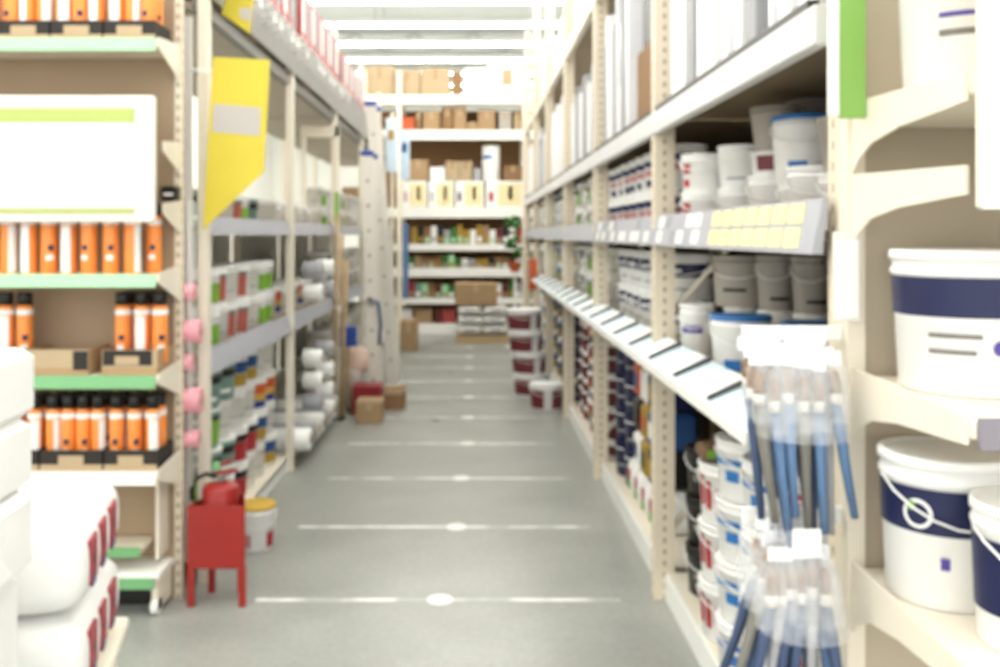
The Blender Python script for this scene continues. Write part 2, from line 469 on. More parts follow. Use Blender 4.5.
bucket_kind('white_red', .18, .155, white, white, [(PR,-52,-25,.50,.74,red),(PR,-52,-30,.16,.34,red)])
bucket_kind('white_plain', .175, .165, white, white, [(PR,-30,40,.2,.26,greyC)])
bucket_kind('white_dash', .20, .20, white, white, [(PR,-45,45,.18,.24,steelD)])
bucket_kind('redlid', .18, .085, white, None, [(L,-40,40,.2,.85,dred)], handle=False)
bucket_kind('clear_pail', .18, .16, greyP, None, [], taper=.8, handle=False)
bucket_kind('grey_bucket', .23, .205, greyP, greyP, [(PR,-30,20,.30,.36,black),(PR,-60,-50,.62,.72,red)])
bucket_kind('grey_bucket_small', .15, .21, greyP, greyP, [(PR,-10,50,.18,.24,black)], taper=.85)
bucket_kind('purple_text', .14, .22, white, white, [(PR,-45,30,.48,.62,purple)])
bucket_kind('blue_lid', .215, .22, white, blue, [(PR,-25,10,.12,.30,blue)])
bucket_kind('red_letters', .25, .214, white, white, [(PR,-75,-62,.3,.8,red),(PR,-56,-44,.25,.72,red),(PR,-36,-26,.2,.62,red)])
bucket_kind('blue_arc', .25, .20, white, white, [(L,-95,-20,.60,.70,blue),(L,-60,-35,.34,.52,blue),(PR,-15,25,.56,.72,black)])
bucket_kind('dark_pail', .22, .20, black, black, [(PR,-40,30,.35,.5,steelD)])
bucket_kind('navy_pail', .24, .21, navy, navy, [(L,-70,70,.78,.86,white),(PR,-40,10,.3,.36,greyC)], handle=False)
bucket_kind('dred_label', .31, .236, white, white, [(L,-85,-14,.08,.76,dred),(L,16,85,.08,.76,dred)], n=24)
bucket_kind('dred_label_big', .35, .215, white, white, [(L,-85,12,.08,.74,dred),(L,38,95,.08,.74,dred)], n=24)
bucket_kind('dred_pail', .22, .22, dred, white, [(PR,-40,40,.3,.5,white)], handle=False)
bucket_kind('green_label', .19, .205, white, white, [(L,-60,60,.14,.62,green),(PR,-40,-5,.62,.74,black)], handle=False)
bucket_kind('salmon_label', .19, .205, white, white, [(L,-40,40,.12,.7,mat('salmon', '#c96a5c', .45, .12)),(PR,-40,40,.7,.8,steelD)], handle=False)
bucket_kind('white_tall', .20, .205, offw, white, [(PR,-40,40,.3,.34,greyC)], handle=False)
bucket_kind('teal_bucket', .25, .205, teal, white, [(L,-90,90,.62,.80,black),(PR,-40,30,.2,.3,white)], handle=False)
bucket_kind('lime_bucket', .23, .205, teal, white, [(L,-60,60,.1,.72,green),(PR,-60,60,.72,.82,black)], handle=False)
bucket_kind('blueyel_bucket', .23, .205, white, white, [(L,-80,80,.5,.82,mat('mid_blue', '#2f5fa0', .45, .1)),(L,-60,60,.15,.48,ochre)], handle=False)
bucket_kind('red_black', .23, .205, white, white, [(L,-40,70,.1,.62,red),(L,-40,70,.63,.82,black)], handle=False)
bucket_kind('flame_label', .22, .205, white, white, [(L,-60,60,.5,.82,orangeD),(L,-60,60,.32,.49,yellowL),(L,-60,60,.1,.31,mat('deep_blue', '#33479c', .45, .1))], handle=False)
bucket_kind('yellow_lid', .20, .225, white, yellowL, [(PR,-40,-20,.1,.4,pinkP),(L,30,60,.08,.42,red)], handle=True)
bucket_kind('big_navy', .29, .285, white, white, [(L,-110,110,.54,.81,navy),(PR,-52,-12,.40,.43,steelD),(PR,-52,-16,.29,.32,steelD),('emblem',2,.003,.34,.015,purple)], n=32, handle=False)
bucket_kind('big_emblem', .25, .30, white, white, [(L,-110,110,.50,.80,navy),('emblem',-50,.003,.63,.030,white),('emblem',-50,.0036,.63,.022,navy),('emblem',-56,.0042,.68,.010,green),(PR,-30,-22,.28,.36,purple)], n=32)
bucket_kind('big_red', .20, .26, white, white, [(L,-110,110,.25,.76,navy),(PR,-50,-10,.42,.66,red),(PR,-45,-15,.3,.40,white)], n=32)
bucket_kind('big_text', .24, .30, white, white, [(PR,-55,40,.62,.66,navy),(PR,-48,-10,.48,.51,purple),(PR,-48,-10,.36,.40,steelD),(PR,0,18,.34,.46,purple)], n=32, handle=False)

# boxes
def box_thing(name, x0, x1, y0, y1, z0, z1, m, label, cat='box', group=None, front=None, tape=True, b=.006):
    loc = ((x0+x1)/2, (y0+y1)/2, z0)
    t = thing(name, loc, label, cat, group)
    part('body', MB().rbox(x0, x1, y0, y1, z0, z1, b), m, t, True)
    cx = loc[0]
    if tape: part('tape', MB().box(cx-.025, cx+.025, y0-.0012, y0, z0+(z1-z0)*.6, z1-.002), cardL if m is not cardL else card, t, True)
    if front:
        for (nm, fx0, fx1, fz0, fz1, mm) in front:
            part(nm, MB().box(x0+(x1-x0)*fx0, x0+(x1-x0)*fx1, y0-.002, y0, z0+(z1-z0)*fz0, z0+(z1-z0)*fz1), mm, t, True)
    return t

# ------------------------------------------------------------------ spray cans
def can_kind(key, h, r, cap, stripe_angle):
    hb = h*.78
    ps = [('body', MB().lathe([(r-.002,0),(r,.003),(r,hb),(r*.85,hb+.012),(r*.6,hb+.018)], 16).mesh('body', orange)),
          ('neck', MB().lathe([(r*.62,hb+.014),(r*.5,hb+.03)], 12).mesh('neck', greyP)),
          ('cap', MB().lathe([(r*.93,hb+.012),(r*.93,h-.006),(r*.8,h)], 16).mesh('cap', cap)),
          ('band', MB().patch(r, r, hb, hb*.88, hb*.97, -180, 180, .001, 16).mesh('band', white if cap is black else navy))]
    if stripe_angle is not None:
        ps.append(('label', MB().patch(r, r, hb, hb*.03, hb*.86, stripe_angle-38, stripe_angle+38, .001).mesh('label', white)))
    else:
        ps.append(('print', MB().patch(r, r, hb, hb*.25, hb*.34, -25, 25, .001).mesh('print', white)))
        ps.append(('print', MB().patch(r, r, hb, hb*.42, hb*.52, -12, 28, .001).mesh('print', navy)))
    KIND[key] = ('foam_can', 'can', ps, h)
can_kind('can_a', .30, .0325, black, None)
can_kind('can_s', .30, .0295, black, None)
can_kind('can_t', .30, .0295, black, 40)
can_kind('can_b', .30, .0325, black, -8)
can_kind('can_c', .30, .0325, black, 48)

# ------------------------------------------------------------------ left end unit
EX0, EX1 = -2.62, -1.285
DF, DB = 3.80, 4.06
endL = thing('end_shelf', (-1.95, 3.93, 0), 'cream end-of-aisle shelf unit with green price strips holding orange cans', 'shelf')
W = lambda name, mb, m: part(name, mb, m, endL, True)
UPE = MB().box(-.016, .016, -.018, .018, 0, 3.1).mesh('upright', creamS)
upright(endL, EX1-.008, DB+.03, UPE); upright(endL, EX0+.02, DB+.02, UPE)
W('back_panel', MB().box(EX0, EX1-.028, DB+.012, DB+.03, 0, 3.0), tan)
W('side_panel', MB().rbox(EX1-.06, EX1-.045, DB-.13, DB+.01, .22, .57), cream)
def end_shelf(z, strip, th=.05):
    W('shelf_plate', MB().rbox(EX0, EX1-.008, DF, DB+.01, z-.03, z, .003), cream)
    W('price_strip', MB().prism([(DF-.012, z-th), (DF-.001, z-th), (DF-.001, z+.004), (DF-.006, z+.004)], 'x', EX0, EX1-.012), strip)
    W('bracket', MB().prism([(DF, z-.032), (DB+.02, z-.125), (DB+.02, z+.03), (DF+.06, z+.012), (DF, z+.006)], 'x', EX1-.007, EX1-.001), cream)
for z, s in ((2.405, mint), (1.436, mint), (1.02, greenS), (.625, whiteS)): end_shelf(z, s)
for z in (1.98, 1.72):
    W('bracket', MB().prism([(DF+.06, z-.03), (DB+.02, z-.11), (DB+.02, z+.03), (DF+.06, z+.012)], 'x', EX1-.007, EX1-.001), cream)
# inner low shelf and base
W('shelf_plate', MB().rbox(EX0, EX1-.11, DF+.1, DB, .255, .28, .003), cream)
W('price_strip', MB().box(EX0, EX1-.11, DF+.09, DF+.1, .245, .285), greenS)
W('base_deck', MB().rbox(EX0, EX1-.02, DF+.06, DB+.01, .16, .185, .004), whiteS)
W('price_strip', MB().box(EX0, EX1-.04, DF+.05, DF+.06, .125, .17), greenS)
W('plinth', MB().box(EX0+.02, EX1-.05, DB-.05, DB, 0, .16), black)
W('foot', MB().rbox(EX1-.06, EX1-.03, DF+.08, DB, .02, .16), cream)
W('foot_cap', MB().lathe([(.035,0),(.035,.03)], 16, (EX1-.06, DF+.10, .04), 'x'), whiteS)
# sign box
t = thing('sign_box', (-1.95, 3.8, 1.655), 'wide white sign box with lime bands between the orange can shelves', 'sign')
bz0, bz1 = PZ(222, 3.76), PZ(95, 3.76)
part('body', MB().rbox(EX0, EX1-.008, 3.765, 3.80, bz0, bz1, .006), mat('frame_white', '#e9e5dc', .45, .02), t, True)
xi = PX(134, 3.76)
part('panel', MB().box(EX0+.05, xi, 3.758, 3.764, PZ(207,3.76), PZ(123,3.76)), white, t, True)
part('lime_band', MB().box(EX0+.05, xi, 3.757, 3.764, PZ(122.5,3.76), PZ(108,3.76)), lime, t, True)
part('lime_band', MB().box(EX0+.05, xi, 3.757, 3.764, PZ(213,3.76), PZ(209,3.76)), lime, t, True)

def tray_thing(x0, x1, y0, y1, z, h, label, group, m=blackC):
    t = thing('display_tray', ((x0+x1)/2, (y0+y1)/2, z), label, 'tray', group)
    th = .003
    part('tray_base', MB().box(x0, x1, y0, y1, z, z+th), card, t, True)
    part('front_wall', MB().box(x0, x1, y0, y0+th, z+th, z+h), m, t, True)
    part('back_wall', MB().box(x0, x1, y1-th, y1, z+th, z+h), m, t, True)
    for xx in (x0, x1-th):
        part('side_wall', MB().box(xx, xx+th, y0+th, y1-th, z+th, z+h), m, t, True)
    cx = (x0+x1)/2
    part('label', MB().box(cx-.052, cx+.052, y0-.003, y0-.001, z+h*.26, z+h*.74), cardL, t, True)
    part('trim', MB().box(x0, x1, y0-.001, y0, z, z+h*.3), cardL, t, True)
    return t
CK = ['can_a', 'can_b', 'can_c']
def can(key, x, y, z, label, group):
    place(key, (x, y, z), label, group, random.uniform(-.5, .5))
# top shelf: three trays in view
for i in range(4):
    x1 = PX(155-53*i, 3.83); x0 = x1-.212
    tray_thing(x0, x1, 3.83, 4.03, 2.406, .082, 'black display tray on the topmost green-edged shelf, %s from the aisle' % ORD[i], 'trays on the topmost shelf')
    for r in range(2):
        if r == 1 and i > 0: continue
        for c in range(3):
            can(CK[(i+c*2) % 3], x1-.038-c*.0685, 3.872+r*.075, 2.41, 'orange can in topmost tray %s from the aisle, %s row, %s from right' % (ORD[i], 'front' if r == 0 else 'rear', ORD[c]), 'orange cans on the topmost shelf')
# second shelf: loose cans
xs = [165, 143.5, 122, 100, 79.5, 60, 40, 20, 0, -20]
for i, px in enumerate(xs):
    k = ['can_a','can_c','can_a','can_a','can_b','can_a','can_b','can_c','can_a','can_b'][i]
    y = 3.88 if i else 3.97
    place(k, (PX(px-11, y), y, 1.437), 'orange foam can standing under the white sign box, %s from the aisle' % ORD[i], 'cans under the sign box', [0,.4,.2,-.3,.1,.5,-.1,.2,.1,0][i])
# third shelf: two groups with cartons
for i, (px, y) in enumerate(((123,3.93),(142,3.93),(160,3.93),(130,4.01),(150,4.01))):
    place(CK[i % 2], (PX(px, y), y, 1.0215+.036), 'orange can with black cap above the open tray near the aisle, %s %s' % (ORD[i], 'in front' if i < 3 else 'behind'), 'black-capped cans by the aisle', .2*i)
for i, (px, y) in enumerate(((25,3.93),(6,3.93),(-14,3.93))):
    place(['can_a','can_b','can_a'][i], (PX(px, y), y, 1.0215+.036), 'orange can with black cap at the far left shelf end, %s from the empty gap' % ORD[i], 'black-capped cans at the left', .3)
def low_carton(x0, x1, label, print_at, m, h=.105, wide=None):
    t = thing('open_carton', ((x0+x1)/2, 3.92, 1.021), label, 'carton', 'open cartons on the third shelf')
    y0, y1, z, th = 3.825, 4.05, 1.021, .004
    part('base', MB().box(x0, x1, y0, y1, z, z+.03), card, t, True)
    part('front_wall', MB().box(x0, x1, y0, y0+th, z+.03, z+h), cardL, t, True)
    for xx in (x0, x1-th): part('side_wall', MB().box(xx, xx+th, y0+th, y1, z+.03, z+h), card, t, True)
    part('print', MB().box(print_at[0], print_at[1], y0-.0015, y0, z+h*print_at[2], z+h*print_at[3]), blackC, t, True)
    if wide: part('label', MB().box(wide[0], wide[1], y0-.003, y0-.0015, z+h*.4, z+h*.75), cardL, t, True)
X = lambda px: PX(px, 3.825)
low_carton(X(25), X(88.5), 'pale open carton with a black square, left of the tray on the third shelf', (X(73), X(88), .2, .95), cardL)
low_carton(X(102), X(157), 'pale open carton with a black band and label, at the aisle end of third shelf', (X(103), X(152), .38, .98), cardL, .105, (X(115), X(139)))
low_carton(X(-40), X(22), 'pale open carton half hidden behind the white stacked packs', (X(-30), X(-10), .3, .9), cardL)
# fourth shelf: two black trays
for i, (a, b) in enumerate(((104, 157), (40, 102), (-22, 38))):
    x0, x1 = X(a), X(b)
    tray_thing(x0, x1, 3.825, 4.03, .626, .085, 'black display tray of orange cans on the lowest can shelf, %s from the aisle' % ORD[i], 'trays on the lowest can shelf')
    n = 3 if i == 0 else 4 if i == 1 else 3
    for c in range(n):
        for r in range(2):
            xx = x1-.034-c*((x1-x0-.068)/(n-1))
            can('can_s' if (c+r) % 3 else 'can_t', xx if r == 0 else xx, 3.875+r*.08, .63, 'orange can on lowest can shelf, tray %s from aisle, %s row, %s from right' % (ORD[i], 'front' if r == 0 else 'rear', ORD[c]), 'orange cans on the lowest can shelf')
# small black pack on a bracket, grid strip with pink rolls
box_thing('small_box', PX(161,4.0), PX(177,4.0), 3.99, 4.055, 1.752, 1.81, black, 'small black box with white print beside the white sign box', 'box', front=[('print', .2, .8, .3, .5, white)], tape=False)
strip = thing('hanging_strip', (-1.235, 4.15, 0), 'thin white wire strip holding pink rolls beside the end shelf', 'strip')
for y in (4.115, 4.185):
    part('wire', MB().tube([(-1.255, y, .5), (-1.255, y, 1.75)], .003, 6), whiteS, strip, True)
for i in range(13):
    z = .55+i*.1
    part('wire', MB().tube([(-1.255, 4.115, z), (-1.255, 4.185, z)], .0025, 6), whiteS, strip, True)
for i, (x0, x1, y0, y1) in enumerate(((178,195,283,301),(179,201,320,343),(178,193,353,371),(179,201,388,413),(178,199,430,448))):
    d = 4.15
    cx, cz = PX((x0+x1)/2, d), PZ((y0+y1)/2, d); r = (y1-y0)/2*d/F; hw = (x1-x0)/2*d/F
    t = thing('tape_roll', (cx, d, cz), 'pink roll hanging beside the orange can shelves, %s from the top' % ORD[i], 'roll', 'pink rolls on the strip')
    part('wrap', MB().lathe([(r*.9,-hw),(r,-hw+.004),(r,hw-.004),(r*.9,hw)], 18, (0,0,0), 'x'), pink, t)
    part('core', MB().lathe([(r*.35,hw),(r*.35,hw+.003)], 12, (0,0,0), 'x'), cardL, t)
    part('hook', MB().tube([(-hw-.005,0,0),(-1.255-cx,0,0)], .003, 6), whiteS, t)

# ------------------------------------------------------------------ yellow flag signs
t = thing('yellow_flag_sign', (-1.05, 4.17, 1.62), 'tall yellow flag sign with slanted lower edge and blank white label', 'sign')
d = 4.17
pf = [(PX(213,d),PZ(57,d)),(PX(203,d),PZ(230,d)),(PX(264,d),PZ(172,d)),(PX(270,d),PZ(60,d))]
part('board', MB().prism(pf, 'y', d-.003, d+.003), yellow, t, True)
part('label', MB().prism([(PX(214,d),PZ(104,d)),(PX(212,d),PZ(132,d)),(PX(260,d),PZ(136,d)),(PX(261,d),PZ(108,d))], 'y', d-.0045, d-.003), mat('label_paper', '#d8d1ca', .6, .02), t, True)
part('arm', MB().tube([(PX(215,d),d+.006,PZ(58.5,d)),(PX(269,d),d+.006,PZ(62,d))], .006, 6), whiteS, t, True)
part('arm', MB().tube([(PX(212,d),d+.006,PZ(70,d)),(XL-.02,d+.006,PZ(70,d))], .006, 6), whiteS, t, True)
d = 4.5
t = thing('yellow_shelf_sign', (PX(238,d), d, 2.62), 'small yellow sign at the top near end of the left rack', 'sign')
part('board', MB().prism([(PX(222,d),PZ(-12,d)),(PX(222,d),PZ(14,d)),(PX(250,d),PZ(34,d)),(PX(255,d),PZ(-12,d))], 'y', d-.003, d+.003), yellow, t, True)
part('label', MB().prism([(PX(240,d),PZ(8,d)),(PX(240,d),PZ(18,d)),(PX(250,d),PZ(22,d)),(PX(252,d),PZ(8,d))], 'y', d-.0045, d-.003), mat('label_paper', '#d8d1ca'), t, True)
part('arm', MB().tube([(PX(222,d),d+.005,PZ(5,d)),(XL+.06,d+.005,PZ(5,d))], .005, 6), whiteS, t, True)

# ------------------------------------------------------------------ fire extinguisher on red stand
d = 3.98
sx0, sx1 = PX(187,d), PX(245,d)
st = thing('extinguisher_stand', ((sx0+sx1)/2, 4.06, 0), 'red sheet-metal floor stand holding a fire extinguisher', 'stand')
W = lambda name, mb, m: part(name, mb, m, st, True)
zt, zb = PZ(506,d), PZ(569,d)
W('front_panel', MB().rbox(sx0, sx1, d, d+.006, zb, zt, .003), redP)
W('back_panel', MB().box(sx0+.045, sx1-.045, d+.178, d+.184, zb, zt), redP)
W('side_panel', MB().prism([(sx0, d+.006), (sx0+.005, d+.006), (sx0+.05, d+.178), (sx0+.045, d+.178)], 'z', zb, zt), redP)
W('side_panel', MB().prism([(sx1-.005, d+.006), (sx1, d+.006), (sx1-.045, d+.178), (sx1-.05, d+.178)], 'z', zb, zt), redP)
W('bottom_panel', MB().prism([(sx0+.005, d+.006), (sx1-.005, d+.006), (sx1-.05, d+.178), (sx0+.05, d+.178)], 'z', zb+.005, zb+.01), redP)
for (x, y) in ((sx0, d), (sx1-.028, d), (sx0+.045, d+.158), (sx1-.073, d+.158)):
    W('leg', MB().prism([(x, y), (x+.028, y), (x+.028, y+.026), (x, y+.026)], 'z', 0, zb), redP)
d2 = 4.075; ex = PX(221, d2)
ext = thing('fire_extinguisher', (ex, d2, zb+.011), 'red fire extinguisher with black hose sitting in the red stand', 'extinguisher')
hz = PZ(483, d2)-(zb+.011)
part('cylinder', MB().lathe([(.07,0),(.078,.01),(.08,hz-.022),(.072,hz-.008),(.045,hz+.002),(.022,hz+.006)], 24), redP, ext)
part('label', MB().patch(.078,.078,1,hz-.14,hz-.085,-70,70,.001), yellowL, ext)
part('valve', MB().lathe([(.02,hz),(.02,hz+.035),(.014,hz+.04)], 12), steelD, ext)
part('lever', MB().prism([(-.02,hz+.035),(.07,hz+.05),(.075,hz+.062),(-.02,hz+.05)], 'y', -.01, .01), redP, ext)
part('lever', MB().prism([(-.02,hz+.06),(.05,hz+.10),(.05,hz+.112),(-.025,hz+.072)], 'y', -.01, .01), redP, ext)
part('seal', MB().rbox(-.03,.0,-.018,-.012,hz+.06,hz+.10), greenS, ext)
hp = [(-.02,0,hz+.03),(-.06,-.02,hz+.045),(-.095,-.03,hz+.03),(-.12,-.03,hz-.02),(-.118,-.03,hz-.07)]
part('hose', MB().tube([Vector(p) for p in hp], .011, 8), black, ext)
# bucket with yellow lid on the floor
d = 4.75
place('yellow_lid', (PX(256,d), d, 0), 'white bucket with a yellow lid on the floor behind the red stand', None, .3)

# ------------------------------------------------------------------ rows of buckets on the racks
DESC = {'white_navy':'white bucket with navy band','white_navy2':'white bucket with low navy band','white_pink':'white bucket with pale red band',
 'navy_pail':'navy blue pail','dred_pail':'dark red pail with white lid','green_label':'white tub with green label','salmon_label':'white tub with salmon label',
 'white_tall':'plain white tub','teal_bucket':'teal bucket with black band','lime_bucket':'teal bucket with lime label','blueyel_bucket':'blue and yellow bucket',
 'red_black':'white bucket with red label','flame_label':'tub with orange, yellow, blue bands','white_plain':'plain white bucket','white_dash':'white bucket with grey line','dark_pail':'black pail','white_red':'white bucket with red marks','grey_bucket':'grey bucket'}
LAY = ['bottom layer', 'second layer', 'third layer', 'fourth layer']
def row(side, seq, y0, y1, xf, z, layers, where, gap=.012, jit=.02, back=False):
    """buckets side by side along the shelf edge; seq cycles over columns"""
    y = y0; i = 0
    sgn = 1 if side == 'R' else -1
    while True:
        keys = seq[i % len(seq)]
        if isinstance(keys, str): keys = [keys]*layers
        D = max(KD[k] for k in keys)
        if y+D > y1: break
        zz = z
        jx = random.uniform(0, jit)
        for l, k in enumerate(keys):
            place(k, (xf+sgn*(D/2+jx), y+D/2, zz), '%s, %s along %s, %s' % (DESC[k], ORD[i], where, LAY[l]), 'buckets on the '+where, -sgn*(.75+random.uniform(-.25,.25)))
            zz += Hh(k)+.0005
        y += D+gap; i += 1

# right rack, first bay: upper shelf (pixel box, distance)
def at_px(key, x0, x1, d, z, label, rz=-.5, group=None):
    place(key, (PX((x0+x1)/2, d), d, z), label, group, rz)
G = 'buckets on the upper shelf of the right bay'
zu = 1.611
def stack(keys, px, d, z, labels, group, rz=-.45):
    for k, lb in zip(keys, labels):
        place(k, (PX(px, d), d, z), lb, group, rz); z += Hh(k)+.0005
    return z
stack(['white_red','white_red'], 704, 3.72, zu, ['white bucket with red marks beside the perforated post, lower of two','white bucket with red marks beside the perforated post, upper of two'], G)
stack(['white_plain','white_plain'], 741, 3.56, zu, ['plain white bucket, second column from the perforated post, lower','plain white bucket, second column from the perforated post, upper'], G)
z = stack(['white_dash','redlid','clear_pail'], 776, 3.33, zu, ['white bucket with a dark line under the dark red tub','shallow tub with dark red label between a bucket and grey pail','open grey pail on top of the dark red tub'], G)
z = stack(['white_dash'], 820, 2.88, zu, ['large white bucket nearest the lime green sign on the upper shelf'], G)
z2 = stack(['white_plain'], 805, 3.10, zu, ['white bucket hidden low behind the large white one'], G)
stack(['blue_lid'], 805, 3.10, z2, ['bucket with blue lid on the upper shelf left of the lime sign'], G)
stack(['white_plain','white_plain','clear_pail'], 812, 3.47, zu, ['plain bucket at the bottom behind the blue-lidded one','plain bucket in the middle behind the blue-lidded one','grey open pail on top of the rearmost stack by the lime sign'], G)
stack(['white_plain','clear_pail'], 850, 2.65, zu, ['plain white bucket right behind the near post','grey pail on the bucket right behind the near post'], G)
# middle shelf of the first bay
G = 'buckets on the middle shelf of the right bay'
zm = 1.091
stack(['purple_text'], 697, 3.87, zm, ['white tub with purple lettering above the sloping tray'], G)
stack(['blue_lid'], 741, 3.36, zm, ['white bucket with blue lid and blue dot above the sloping tray'], G)
stack(['purple_text','grey_bucket'], 741, 3.80, zm, ['white bucket hidden below the wide grey bucket','wide grey bucket on the back row of the middle shelf'], G)
stack(['purple_text','grey_bucket_small'], 776, 3.60, zm, ['bucket under the narrow middle grey pail','narrow grey pail in the middle of the back row'], G)
stack(['purple_text','grey_bucket_small'], 812, 3.43, zm, ['bucket under the narrow right grey pail','narrow grey pail nearest the right post, back row'], G)
stack(['blue_lid'], 815, 3.05, zm, ['white bucket with blue lid behind the hanging brush packs'], G)
stack(['blue_lid'], 800, 2.7, zm, ['blue-lidded bucket nearest the camera behind the brush packs'], G)
# floor level of the first bay
G = 'buckets on the floor shelf of the right bay'
zf = .121
def col(keys, x, y, labels, rz): 
    z = zf
    for k, lb in zip(keys, labels):
        place(k, (x, y, z), lb, G, rz); z += Hh(k)+.0005
col(['red_letters']*3, .965, 3.42, ['white bucket with red letters in the low stack, %s of three' % w for w in ('bottom','middle','top')], -.2)
col(['blue_arc']*4, .945, 3.10, ['white bucket with blue curve in the low stack, %s of four' % w for w in ('bottom','second','third','top')], -.1)
col(['blue_arc']*4, .945, 2.80, ['white bucket with blue curve just behind the brush packs, %s of four' % w for w in ('bottom','second','third','top')], -.2)
col(['red_letters']*4, .965, 2.49, ['white bucket with red letters nearest the camera, %s of four' % w for w in ('bottom','second','third','top')], -.2)
col(['dark_pail']*3, 1.0, 3.84, ['black pail behind the perforated post, %s of three' % w for w in ('bottom','middle','top')], -.4)
col(['white_plain']*4, 1.32, 3.5, ['plain bucket in the rear stack behind the red-lettered ones, %s of four' % w for w in ('bottom','second','third','top')], -.4)
t = thing('brown_packet', (.95, 3.45, zf+3*.2145+.003), 'brown packet with green and red print lying on the red-lettered buckets', 'packet')
part('body', MB().pillow(.11, .07, .03, (0,0,.03)), brown, t)
part('print', MB().box(-.09, -.05, -.072, -.067, .015, .045), green, t)
part('print', MB().box(.05, .08, -.072, -.067, .015, .04), red, t)

# farther bays of the right rack
def R(bi): return RY[bi]+.10, RY[bi+1]-.03
a, b = R(1)
row('R', ['white_pink'], a, b, .86, 1.611, 2, 'upper shelf of second right bay')
row('R', ['white_navy'], a, b, .90, 1.091, 2, 'middle shelf of second right bay')
row('R', [['navy_pail']*4, ['navy_pail']*4, ['navy_pail']*4, ['navy_pail']*4], a+1.2, b, .88, .121, 4, 'floor shelf of second right bay')
# white sacks and coloured packs at the near end of the second bay
for i in range(4):
    t = thing('white_sack', (1.08, 4.62+.21*i, .121), 'white sack with red and green print at the rack foot, %s behind the post' % ORD[i], 'sack', 'white sacks at the rack foot')
    part('body', MB().pillow(.19, .10, .11, (0,0,.11)), white, t)
    part('print', MB().rbox(-.195, -.185, -.03, .02, .10, .16), red, t)
    part('print', MB().rbox(-.195, -.185, -.03, .02, .05, .095), green, t)
pm = [black, ochre, white, mat('mid_blue', '#2f5fa0'), ochre, black, navy, white, orangeD]
for i in range(9):
    r_, c_ = divmod(i, 3)
    y = 4.62+.21*c_; z = .121+.222+r_*.19
    t = thing('packet', (1.0, y, z), '%s packet above the white sacks, %s row up, %s behind the post' % (['black','ochre','white','blue','mustard','dark','navy','pale','orange'][i], ORD[r_], ORD[c_]), 'packet', 'packets above the white sacks')
    part('body', MB().rbox(-.11, .11, -.085, .085, 0, .186, .02), pm[i], t)
    part('label', MB().box(-.1125, -.11, -.05, .05, .05, .13), pm[(i+4) % 9], t)
a, b = R(2)
row('R', ['white_tall','green_label','white_plain'], a, b, .86, 1.611, 2, 'upper shelf of third right bay')
row('R', ['white_tall','white_navy','green_label'], a, b, .90, 1.091, 2, 'middle shelf of third right bay')
row('R', [['dred_pail']*4, ['flame_label']*4, ['dred_pail']*4], a, b, .88, .121, 4, 'floor shelf of third right bay')
a, b = R(3)
row('R', ['white_plain','teal_bucket'], a, b, .86, 1.611, 2, 'upper shelf of fourth right bay')
row('R', ['white_tall','blueyel_bucket','white_plain'], a, b, .90, 1.091, 2, 'middle shelf of fourth right bay')
row('R', [['navy_pail']*4, ['blueyel_bucket']*4], a, b, .88, .121, 4, 'floor shelf of fourth right bay')
a, b = R(4)
row('R', ['white_tall','white_plain'], a, b, .86, 1.611, 2, 'upper shelf of fifth right bay')
row('R', ['white_plain','green_label'], a, b, .90, 1.091, 2, 'middle shelf of fifth right bay')
row('R', [['blueyel_bucket']*4, ['white_plain']*4], a, b, .88, .121, 4, 'floor shelf of fifth right bay')
a, b = R(5)
row('R', ['white_dash'], a, b, .86, 1.611, 1, 'upper shelf of sixth right bay')
row('R', ['white_tall'], a, b, .90, 1.091, 1, 'middle shelf of sixth right bay')
row('R', [['white_tall']*3], a, b, .88, .121, 3, 'floor shelf of sixth right bay')

# upright boards on the right rack's upper deck
def board(y0, y1, top, x1, m, label, group, lean=0.0, sticker=None):
    x0, z0 = .845, 2.1375
    t = thing('upright_board', ((x0+x1)/2, (y0+y1)/2, z0), label, 'board', group)
    part('body', MB().prism([(y0, z0), (y1, z0), (y1+lean, top), (y0+lean, top)], 'x', x0, x1), m, t, True)
    part('edge_strip', MB().prism([(y0+.004, z0+.02), (y1-.004, z0+.02), (y1-.004+lean*.9, top-.03), (y0+.004+lean*.9, top-.03)], 'x', x0-.003, x0), m, t, True)
    if sticker: part('sticker', MB().box(x0-.004, x0-.003, (y0+y1)/2-.02, (y0+y1)/2+.02, top-.35, top-.15), sticker, t, True)
def boards(ys, bay, tops, mats):
    for i, (y0, y1) in enumerate(ys):
        board(y0, y1, tops[i % len(tops)], 1.5-.1*random.random(), mats[i % len(mats)], 'tall white wrapped board on the %s right bay, %s from its near end' % (bay, ORD[i]), 'boards standing on the right rack', random.uniform(0, .004), teal if (bay == 'second' and i == 2) else None)
def spread(a, b, n, thick, gapf=.6):
    s = (b-a)/n; return [(a+s*i+s*gapf*random.random()*.5, a+s*i+s*(1-gapf*random.random())) for i in range(n)]
boards(spread(2.26, 3.95, 11, .1), 'first', [2.98, 3.02, 2.95, 3.05, 3.0], [whiteW, white, whiteW, greyC, white])
boards(spread(5.0, 5.95, 8, .1), 'second', [2.9, 2.96, 2.8, 3.0, 2.86], [whiteW, greyC, white])
boards(spread(6.2, 7.95, 10, .1), 'third', [2.72, 2.8, 2.65], [white, greyC, whiteW])
boards(spread(8.2, 9.95, 9, .1), 'fourth', [2.85, 2.7, 2.9], [whiteW, white])
boards(spread(10.2, 11.95, 8, .1), 'fifth', [2.8, 2.9, 2.7], [greyC, white])
boards(spread(12.2, 13.95, 8, .1), 'sixth', [2.8, 2.9, 2.7], [white, whiteW])
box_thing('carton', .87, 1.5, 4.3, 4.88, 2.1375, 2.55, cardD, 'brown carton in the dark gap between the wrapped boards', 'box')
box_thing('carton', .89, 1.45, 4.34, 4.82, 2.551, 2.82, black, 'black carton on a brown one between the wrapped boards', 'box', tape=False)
i = 0
